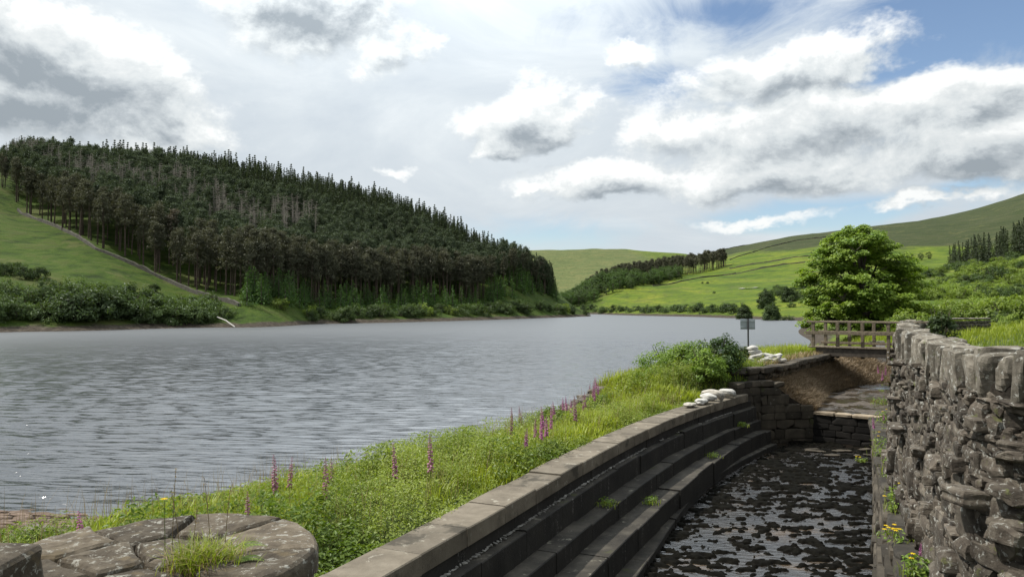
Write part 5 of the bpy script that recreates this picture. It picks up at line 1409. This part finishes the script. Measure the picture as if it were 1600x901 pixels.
# foxgloves and yellow flowers on the footing ledge
def ledge_pt(px, py): 
    p = ath(px, py, 3.0); return (p[0], p[1], LEDGE)
for px, py, H, lab in ((1437, 893, .34, 'short magenta foxglove in front of the lowest wall stones'), (1368, 690, .55, 'magenta foxglove at the pool corner by the weir lip'), (1381, 670, .4, 'pink foxglove above the pool corner by the wall'), (1378, 612, .75, 'pink foxglove against the wall at the channel mouth'), (1384, 604, .8, 'second pink foxglove against the wall at the channel mouth'), (1374, 598, .7, 'pink foxglove farthest up the channel by the wall'), (1392, 735, .35, 'small magenta foxglove among leafy weeds on the ledge')):
    put_fox(ledge_pt(px, py), H, 'pink', lab)
def weed(loc, n, rad, h, label, nm='weed', cat='weed', flowers=0, leafm='bush', ls=.035, fern=False):
    root = empty(nm, loc); tag(root, label, cat); r = np.random.default_rng(int(abs(loc[0] * 1000)) % 9999)
    a = r.random(n) * 6.28; u = r.random(n); C = np.stack([np.cos(a) * rad * r.random(n) ** .5, np.sin(a) * rad * r.random(n) ** .5, h * u], 1); Nn = np.stack([np.cos(a) * .6, np.sin(a) * .6, np.ones(n)], 1) + r.normal(size=(n, 3)) * .3
    V, Q = leaves(C, Nn, r.uniform(.6, 1.3, n) * ls, .42, r); mb = MB(); mb.add(V, Q, np.repeat(r.random(n), 4)); mb.build('foliage', M[leafm], root)
    gp = np.stack([r.normal(size=40) * rad * .6, r.normal(size=40) * rad * .6, np.zeros(40)], 1); V, Q = blades(gp, r.uniform(.5, 1.1, 40) * h, .005, r.uniform(.2, .8, 40), r.random(40) * 6.28); mb = MB(); mb.add(V, Q, np.repeat(r.random(40), 6)); mb.build('sward', M['grass'], root)
    for i in range(flowers):
        a1 = r.random() * 6.28; q = np.array([math.cos(a1) * rad * 1.1 * r.random(), math.sin(a1) * rad * 1.1 * r.random(), h * r.uniform(.9, 1.5)]); s = MB(); V, Fc = tube([q * [.5, .5, 0], q], .003, 4); s.add(V, Fc); fst = s.build('flower_stem', M['stem'], root)
        f_ = MB()
        for k in range(7):
            a2 = k / 7 * 6.28; V, Q = leaves((q + np.array([math.cos(a2), math.sin(a2), .1]) * .017)[None], np.array([[math.cos(a2) * .2, math.sin(a2) * .2, 1.]]), .018, .6, r, .1, np.array([[math.cos(a2), math.sin(a2), 0]])); f_.add(V, Q, r.random())
        V, Q = rock((.016, .016, .010), 3, 3, .03, r); f_.add(V + q, Q, .2); f_.build('flower', M['yellow'], fst)
WD = [(1392, 712, 260, .32, .34, 4, 'leafy weed clump with yellow flowers at the far end of the ledge'), (1402, 745, 220, .26, .36, 0, 'tall leafy weed clump on the ledge below the through stones'), (1412, 792, 160, .22, .3, 5, 'yellow flowered weed clump at the middle of the ledge'), (1400, 842, 60, .24, .12, 9, 'spray of yellow flowers lowest along the ledge above the pool'),
      (1436, 900, 220, .18, .22, 3, 'leafy tuft with yellow flowers at the bottom of the ledge'), (1382, 660, 120, .25, .3, 2, 'mossy weed tuft beside the weir lip under the wall'), (1405, 800, 80, .2, .2, 3, 'small yellow flowered weed against the wall foot'), (1378, 632, 90, .3, .25, 0, 'green weed tuft at the channel edge under the wall')]
for px, py, n, rad, h, fl, lab in WD: weed(ledge_pt(px, py), n, rad, h, lab, flowers=fl)
for px, py, n, fl, lab in ((1345, 722, 30, 3, 'tiny yellow flowered plant growing in the pool algae by the ledge'),):
    p = ath(px, py, 3.82); weed((p[0], p[1], FLOOR + .05), n, .15, .10, lab, flowers=fl)
for y_, o_, z_, n, lab in ((11.9, .32, Z2, 120, 'small weed rooted on the middle ledge of the spillway steps'), (13.2, .62, Z3, 140, 'low weed tuft rooted on the lowest broad spillway step'), (17.2, .55, Z3, 90, 'moss tuft on the spillway steps near the wing wall'), (19.8, .3, Z2, 160, 'moss clump where the spillway steps meet the wing wall')):
    p_, _, _ = copos(y_, o_); weed((p_[0], p_[1], z_), n, .13, .12, lab, ls=.022)
# tuft, dead stems and fern on the round pier
p = ath(318, 885, 1.70); root = empty('grass_tuft', (p[0], p[1], DT - .02)); tag(root, 'yellow-green grass tuft growing in the middle of the round pier', 'grass tuft')
n = 700; gp = np.stack([rng.normal(size=n) * .10, rng.normal(size=n) * .08, np.zeros(n)], 1); V, Q = blades(gp, rng.uniform(.10, .26, n), .0028, rng.uniform(.3, 1.1, n), rng.random(n) * 6.28); mb = MB(); mb.add(V, Q, np.repeat(rng.random(n), 6)); mb.build('sward', M['grass'], root)
n = 260; gp = np.stack([rng.normal(size=n) * .10, rng.normal(size=n) * .08, np.zeros(n)], 1); V, Q = blades(gp, rng.uniform(.08, .24, n), .0028, rng.uniform(.4, 1.2, n), rng.random(n) * 6.28); mb = MB(); mb.add(V, Q, np.repeat(rng.random(n), 6)); mb.build('dry_blades', M['drygrass'], root)
for px, py, h_, lab, fy in ((258, 868, .42, 'slender yellow hawkbit flower rising from the round pier', 1), (268, 872, .62, 'tall thin dry grass stem left of the grass tuft on the pier', 0), (283, 872, .5, 'dry grass stem close beside the yellow hawkbit', 0), (330, 868, .55, 'bare dark weed stalk behind the grass tuft on the pier', 0), (300, 875, .35, 'short dry stem in front of the tuft on the pier', 0), (350, 868, .48, 'thin reddish stalk right of the tuft on the pier', 0)):
    p = ath(px, py, 1.70); root = empty('wildflower' if fy else 'dry_stem', (p[0], p[1], DT - .02)); tag(root, lab, 'wildflower' if fy else 'dry stem'); l = rng.normal(size=2) * .03
    mb = MB(); V, Fc = tube([(0, 0, 0), (l[0] * .4, l[1] * .4, h_ * .5), (l[0], l[1], h_)], [.003, .0025, .0015], 5); mb.add(V, Fc); mb.build('stalk', M['drystem'] if not fy else M['stem'], root)
    mb = MB()
    if fy:
        for k in range(12):
            a2 = k / 12 * 6.28; V, Q = leaves((np.array([l[0], l[1], h_]) + np.array([math.cos(a2), math.sin(a2), .1]) * .014)[None], np.array([[math.cos(a2) * .2, math.sin(a2) * .2, 1.]]), .014, .35, rng, .1, np.array([[math.cos(a2), math.sin(a2), 0]])); mb.add(V, Q, .6)
        mb.build('flower', M['yellow'], root)
    else:
        n = 24; u = rng.random(n); C = np.stack([l[0] * (.7 + .3 * u) + rng.normal(size=n) * .006, l[1] * (.7 + .3 * u) + rng.normal(size=n) * .006, h_ * (.72 + .3 * u)], 1); V, Q = leaves(C, rng.normal(size=(n, 3)), .008, .35, rng, .1, np.tile([[0, 0, 1.]], (n, 1)) + rng.normal(size=(n, 3)) * .4); mb.add(V, Q, np.repeat(rng.random(n), 4)); mb.build('seed_head', M['drygrass'], root)
def fern(loc, az, l, label):
    root = empty('fern', loc); tag(root, label, 'fern'); d = np.array([math.cos(az), math.sin(az), 0]); s = np.array([-d[1], d[0], 0])
    ax = lambda t: d * l * t + np.array([0, 0, .22 * l * math.sin(t * 2.6)])
    mb = MB(); V, Fc = tube([ax(t) for t in np.linspace(0, 1, 7)], np.linspace(.004, .001, 7), 4); mb.add(V, Fc); mb.build('rachis', M['stem'], root); mb = MB()
    for t in np.linspace(.15, .98, 22):
        w = l * .22 * math.sin(math.pi * (t * .85 + .12)) + .008
        for sg_ in (-1, 1):
            dd = s * sg_ + d * .35; V, Q = leaves((ax(t) + dd * w * .5)[None], np.array([[0, 0, 1.]]) + d * .1, w * .55, .22, rng, .08, dd[None]); mb.add(V, Q, rng.random())
    mb.build('frond', M['fern'], root)
p = ath(345, 868, 1.7); fern((p[0], p[1], DT), .35, .30, 'upper small yellow-green fern frond right of the grass tuft')
p = ath(352, 884, 1.7); fern((p[0], p[1], DT), .05, .26, 'lower small fern frond right of the grass tuft on the pier')
p = ath(330, 880, 1.7); fern((p[0], p[1], DT), .9, .22, 'middle fern frond standing behind the grass tuft')

# ------------------------------------------------------------------ sky
SUN_AZ, SUN_EL = -80., 56.
def build_world():
    w = bpy.data.worlds.new('World'); scene.world = w; w.use_nodes = True; nt = w.node_tree; nt.nodes.clear()
    sky = N(nt, 'ShaderNodeTexSky', sky_type='NISHITA', sun_disc=False, sun_elevation=R(SUN_EL), sun_rotation=R(SUN_AZ)); sky.air_density = 1.; sky.dust_density = .6; sky.ozone_density = 1.5
    bg = N(nt, 'ShaderNodeBackground', i={'Strength': .105}); L(nt, sky.outputs[0], bg.inputs[0])
    d = N(nt, 'ShaderNodeTexCoord').outputs['Generated']
    nn = N(nt, 'ShaderNodeVectorMath', operation='NORMALIZE'); L(nt, d, nn.inputs[0])
    s = N(nt, 'ShaderNodeSeparateXYZ'); L(nt, nn.outputs[0], s.inputs[0])
    az = math_(nt, 'ARCTAN2', s.outputs['X'], s.outputs['Y']); el = math_(nt, 'ARCSINE', s.outputs['Z'])
    c = N(nt, 'ShaderNodeCombineXYZ'); L(nt, az, c.inputs[0]); L(nt, el, c.inputs[1]); P = c.outputs[0]
    # domain warp
    def warped(P, off=(0, 0, 0)):
        q = vmath(nt, 'ADD', P, off)
        wn_ = N(nt, 'ShaderNodeTexNoise', i={'Scale': 7., 'Detail': 5., 'Roughness': .6}); L(nt, vmath(nt, 'MULTIPLY', q, (1, 1.5, 1)), wn_.inputs['Vector'])
        wn_.inputs['Roughness'].default_value = .66
        v = vmath(nt, 'SUBTRACT', wn_.outputs['Color'], (.5, .5, .5)); sc_ = vmath(nt, 'MULTIPLY', v, (.17, .085, 0))
        return vmath(nt, 'ADD', q, sc_), q
    CL = [(95, 95, 270, 95, -.36, 1.0), (240, 178, 150, 50, -.2, .9), (40, 150, 160, 70, 0, 1.), (480, 10, 190, 75, .1, 1.0), (620, 70, 110, 45, .4, .75), (818, 185, 118, 62, .25, 1.05), (770, 235, 70, 28, .3, .85), (612, 268, 70, 26, 0, .50), (940, 278, 150, 38, .05, .95), (850, 292, 60, 18, 0, .8),
          (1225, 108, 195, 50, .12, 1.0), (985, 82, 75, 34, 0, .7), (1250, 205, 270, 75, -.03, .95), (1200, 275, 250, 45, 0, .9), (1500, 148, 190, 48, .05, .95), (1520, 232, 190, 50, .08, 1.0), (1650, 200, 150, 90, 0, .9), (1050, 200, 120, 45, 0, .7), (1180, 348, 200, 24, .05, .5), (1450, 318, 240, 26, .1, .5)]
    def field(off):
        Pw, q = warped(P, off); best = None
        for px, py, a, b, rot, wt_ in CL:
            dd = ray(px, py); dd = dd / np.linalg.norm(dd); ca, ce = math.atan2(dd[0], dd[1]), math.asin(dd[2]); k = 1 / 1164.
            mp = N(nt, 'ShaderNodeMapping', vector_type='TEXTURE'); mp.inputs['Location'].default_value = (ca, ce, 0); mp.inputs['Rotation'].default_value = (0, 0, rot); mp.inputs['Scale'].default_value = (a * k, b * k, 1)
            L(nt, Pw, mp.inputs[0]); e = math_(nt, 'SUBTRACT', wt_, vmath(nt, 'LENGTH', mp.outputs[0]))
            best = e if best is None else math_(nt, 'SMOOTH_MAX', best, e, .25)
        # open sky outside the frame: ordinary broken cloud
        fr = noise(nt, vmath(nt, 'MULTIPLY', q, (1.3, 2.6, 1)), 2.1, 3, .55)
        outm = math_(nt, 'MAXIMUM', sstep(nt, el, .42, .6), sstep(nt, math_(nt, 'ABSOLUTE', az), .68, .9))
        best = math_(nt, 'SMOOTH_MAX', best, math_(nt, 'MULTIPLY_ADD', outm, 3., math_(nt, 'MULTIPLY_ADD', fr, 3.2, -4.65)), .2)
        f = noise(nt, vmath(nt, 'MULTIPLY', q, (1, 1.35, 1)), 9., 11, .64, .2)
        return math_(nt, 'MULTIPLY_ADD', math_(nt, 'SUBTRACT', f, .5), 1.3, best), best, f
    D0, E0, F0 = field((0, 0, 0)); D1, _, F1 = field((-.008, .018, 0))
    mask = sstep(nt, D0, -.03, .36)
    # shading: faces turned to the sun bright, thick undersides grey
    lit = math_(nt, 'MULTIPLY_ADD', math_(nt, 'SUBTRACT', D0, D1), 1.25, .40)
    thick = sstep(nt, E0, .30, 1.0)
    base = math_(nt, 'SUBTRACT', math_(nt, 'MULTIPLY_ADD', thick, -.50, .40), 0)
    # thin high veil over nearly everything, opening to blue at upper right
    v1 = noise(nt, vmath(nt, 'MULTIPLY', P, (1, 2.6, 1)), 3.2, 7, .6, .6)
    vcol = ramp(nt, v1, [(.25, (.40, .45, .50)), (.5, (.48, .525, .56)), (.75, (.60, .635, .65))])
    def blob(px, py, a, bb, rot):
        dd = ray(px, py); dd = dd / np.linalg.norm(dd); mp = N(nt, 'ShaderNodeMapping', vector_type='TEXTURE'); mp.inputs['Location'].default_value = (math.atan2(dd[0], dd[1]), math.asin(dd[2]), 0); mp.inputs['Rotation'].default_value = (0, 0, rot); mp.inputs['Scale'].default_value = (a / 1164, bb / 1164, 1)
        L(nt, P, mp.inputs[0]); return math_(nt, 'SUBTRACT', 1., vmath(nt, 'LENGTH', mp.outputs[0]))
    dk = None
    for px, py, a_, b_, w_ in ((500, 15, 280, 110, .36), (50, 140, 260, 85, .42), (835, 240, 150, 55, .36), (1300, 255, 400, 80, .20), (1560, 262, 280, 60, .28), (1180, 140, 240, 60, .15), (1000, 305, 160, 40, .15)):
        e = math_(nt, 'MULTIPLY', math_(nt, 'MAXIMUM', blob(px, py, a_, b_, 0), 0), w_); dk = e if dk is None else math_(nt, 'MAXIMUM', dk, e)
    b = math_(nt, 'SUBTRACT', math_(nt, 'MULTIPLY_ADD', math_(nt, 'SUBTRACT', F0, .5), .9, math_(nt, 'ADD', lit, base)), dk, clamp=True)
    ccol = ramp(nt, b, [(.0, (.25, .285, .315)), (.28, (.37, .405, .43)), (.52, (.50, .535, .55)), (.78, (.59, .615, .62)), (1., (.71, .725, .72))])
    hole = None
    for q in ((1455, 60, 300, 120, .25), (1600, 20, 200, 90, 0), (1470, 70, 170, 70, .2), (1290, 335, 240, 34, .05), (1540, 291, 150, 20, .1), (1130, 20, 260, 60, 0), (880, 370, 210, 45, 0), (1010, 130, 110, 35, 0)):
        e = blob(*q); e = math_(nt, 'MULTIPLY', e, 1.08 if q[0] > 1250 else .6); hole = e if hole is None else math_(nt, 'MAXIMUM', hole, e)
    v2 = noise(nt, vmath(nt, 'MULTIPLY', P, (1, 2.2, 1)), 6., 7, .62, .8)
    hole = math_(nt, 'MULTIPLY_ADD', math_(nt, 'SUBTRACT', v2, .5), 1.6, hole)
    veil = math_(nt, 'SUBTRACT', 1., math_(nt, 'MULTIPLY', sstep(nt, hole, -.05, .70), 1.0))
    vb = N(nt, 'ShaderNodeBackground', i={'Strength': 1.0}); L(nt, vcol, vb.inputs[0]); cb = N(nt, 'ShaderNodeBackground', i={'Strength': 1.0}); L(nt, ccol, cb.inputs[0])
    glow_dir = (math.sin(R(-4)) * math.cos(R(58)), math.cos(R(-4)) * math.cos(R(58)), math.sin(R(58)))       # added glow high above the frame, away from the sun, brightens water reflections
    ang = math_(nt, 'ARCCOSINE', math_(nt, 'MINIMUM', vmath(nt, 'DOT_PRODUCT', nn.outputs[0], glow_dir), .9999))
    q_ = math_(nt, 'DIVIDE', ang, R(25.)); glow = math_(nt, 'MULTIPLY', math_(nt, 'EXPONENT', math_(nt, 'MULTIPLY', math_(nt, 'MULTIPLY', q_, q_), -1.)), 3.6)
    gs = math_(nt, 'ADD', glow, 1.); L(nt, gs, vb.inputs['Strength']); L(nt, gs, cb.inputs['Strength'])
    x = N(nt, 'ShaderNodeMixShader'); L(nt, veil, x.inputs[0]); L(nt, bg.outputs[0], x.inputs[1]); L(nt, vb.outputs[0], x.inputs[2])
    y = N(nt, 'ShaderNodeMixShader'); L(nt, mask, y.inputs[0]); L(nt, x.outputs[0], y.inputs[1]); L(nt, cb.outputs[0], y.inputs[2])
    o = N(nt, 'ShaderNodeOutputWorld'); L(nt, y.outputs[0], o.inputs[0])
    w.cycles.sampling_method = 'MANUAL'; w.cycles.sample_map_resolution = 512
build_world()
sl = bpy.data.lights.new('sun', 'SUN'); sl.energy = 4.2; sl.angle = R(.55); sl.color = (1., .95, .87)
so = bpy.data.objects.new('sun', sl); COL.objects.link(so)
sd = Vector((math.sin(R(SUN_AZ)) * math.cos(R(SUN_EL)), math.cos(R(SUN_AZ)) * math.cos(R(SUN_EL)), math.sin(R(SUN_EL))))
so.rotation_euler = sd.to_track_quat('Z', 'Y').to_euler(); so.location = (-20, 10, 40)

# ------------------------------------------------------------------ camera
cam = bpy.data.cameras.new('camera'); cam.sensor_width = 36; cam.lens = 36 * F / 1600; cam.clip_end = 9000; cam.clip_start = .05
co = bpy.data.objects.new('camera', cam); COL.objects.link(co); co.location = (0, 0, CAMZ); co.rotation_euler = (R(90) + PITCH, 0, 0); scene.camera = co
scene.render.resolution_x, scene.render.resolution_y = 1024, 576
vs = scene.view_settings; scene.display_settings.display_device = 'sRGB'; vs.view_transform = 'Standard'; vs.look = 'None'; vs.exposure = .42; vs.gamma = 1; vs.use_curve_mapping = False
scene.render.engine = 'CYCLES'
cy = scene.cycles; cy.max_bounces = 5; cy.diffuse_bounces = 2; cy.glossy_bounces = 2; cy.transmission_bounces = 3; cy.transparent_max_bounces = 4; cy.use_denoising = True; cy.caustics_reflective = False; cy.caustics_refractive = False
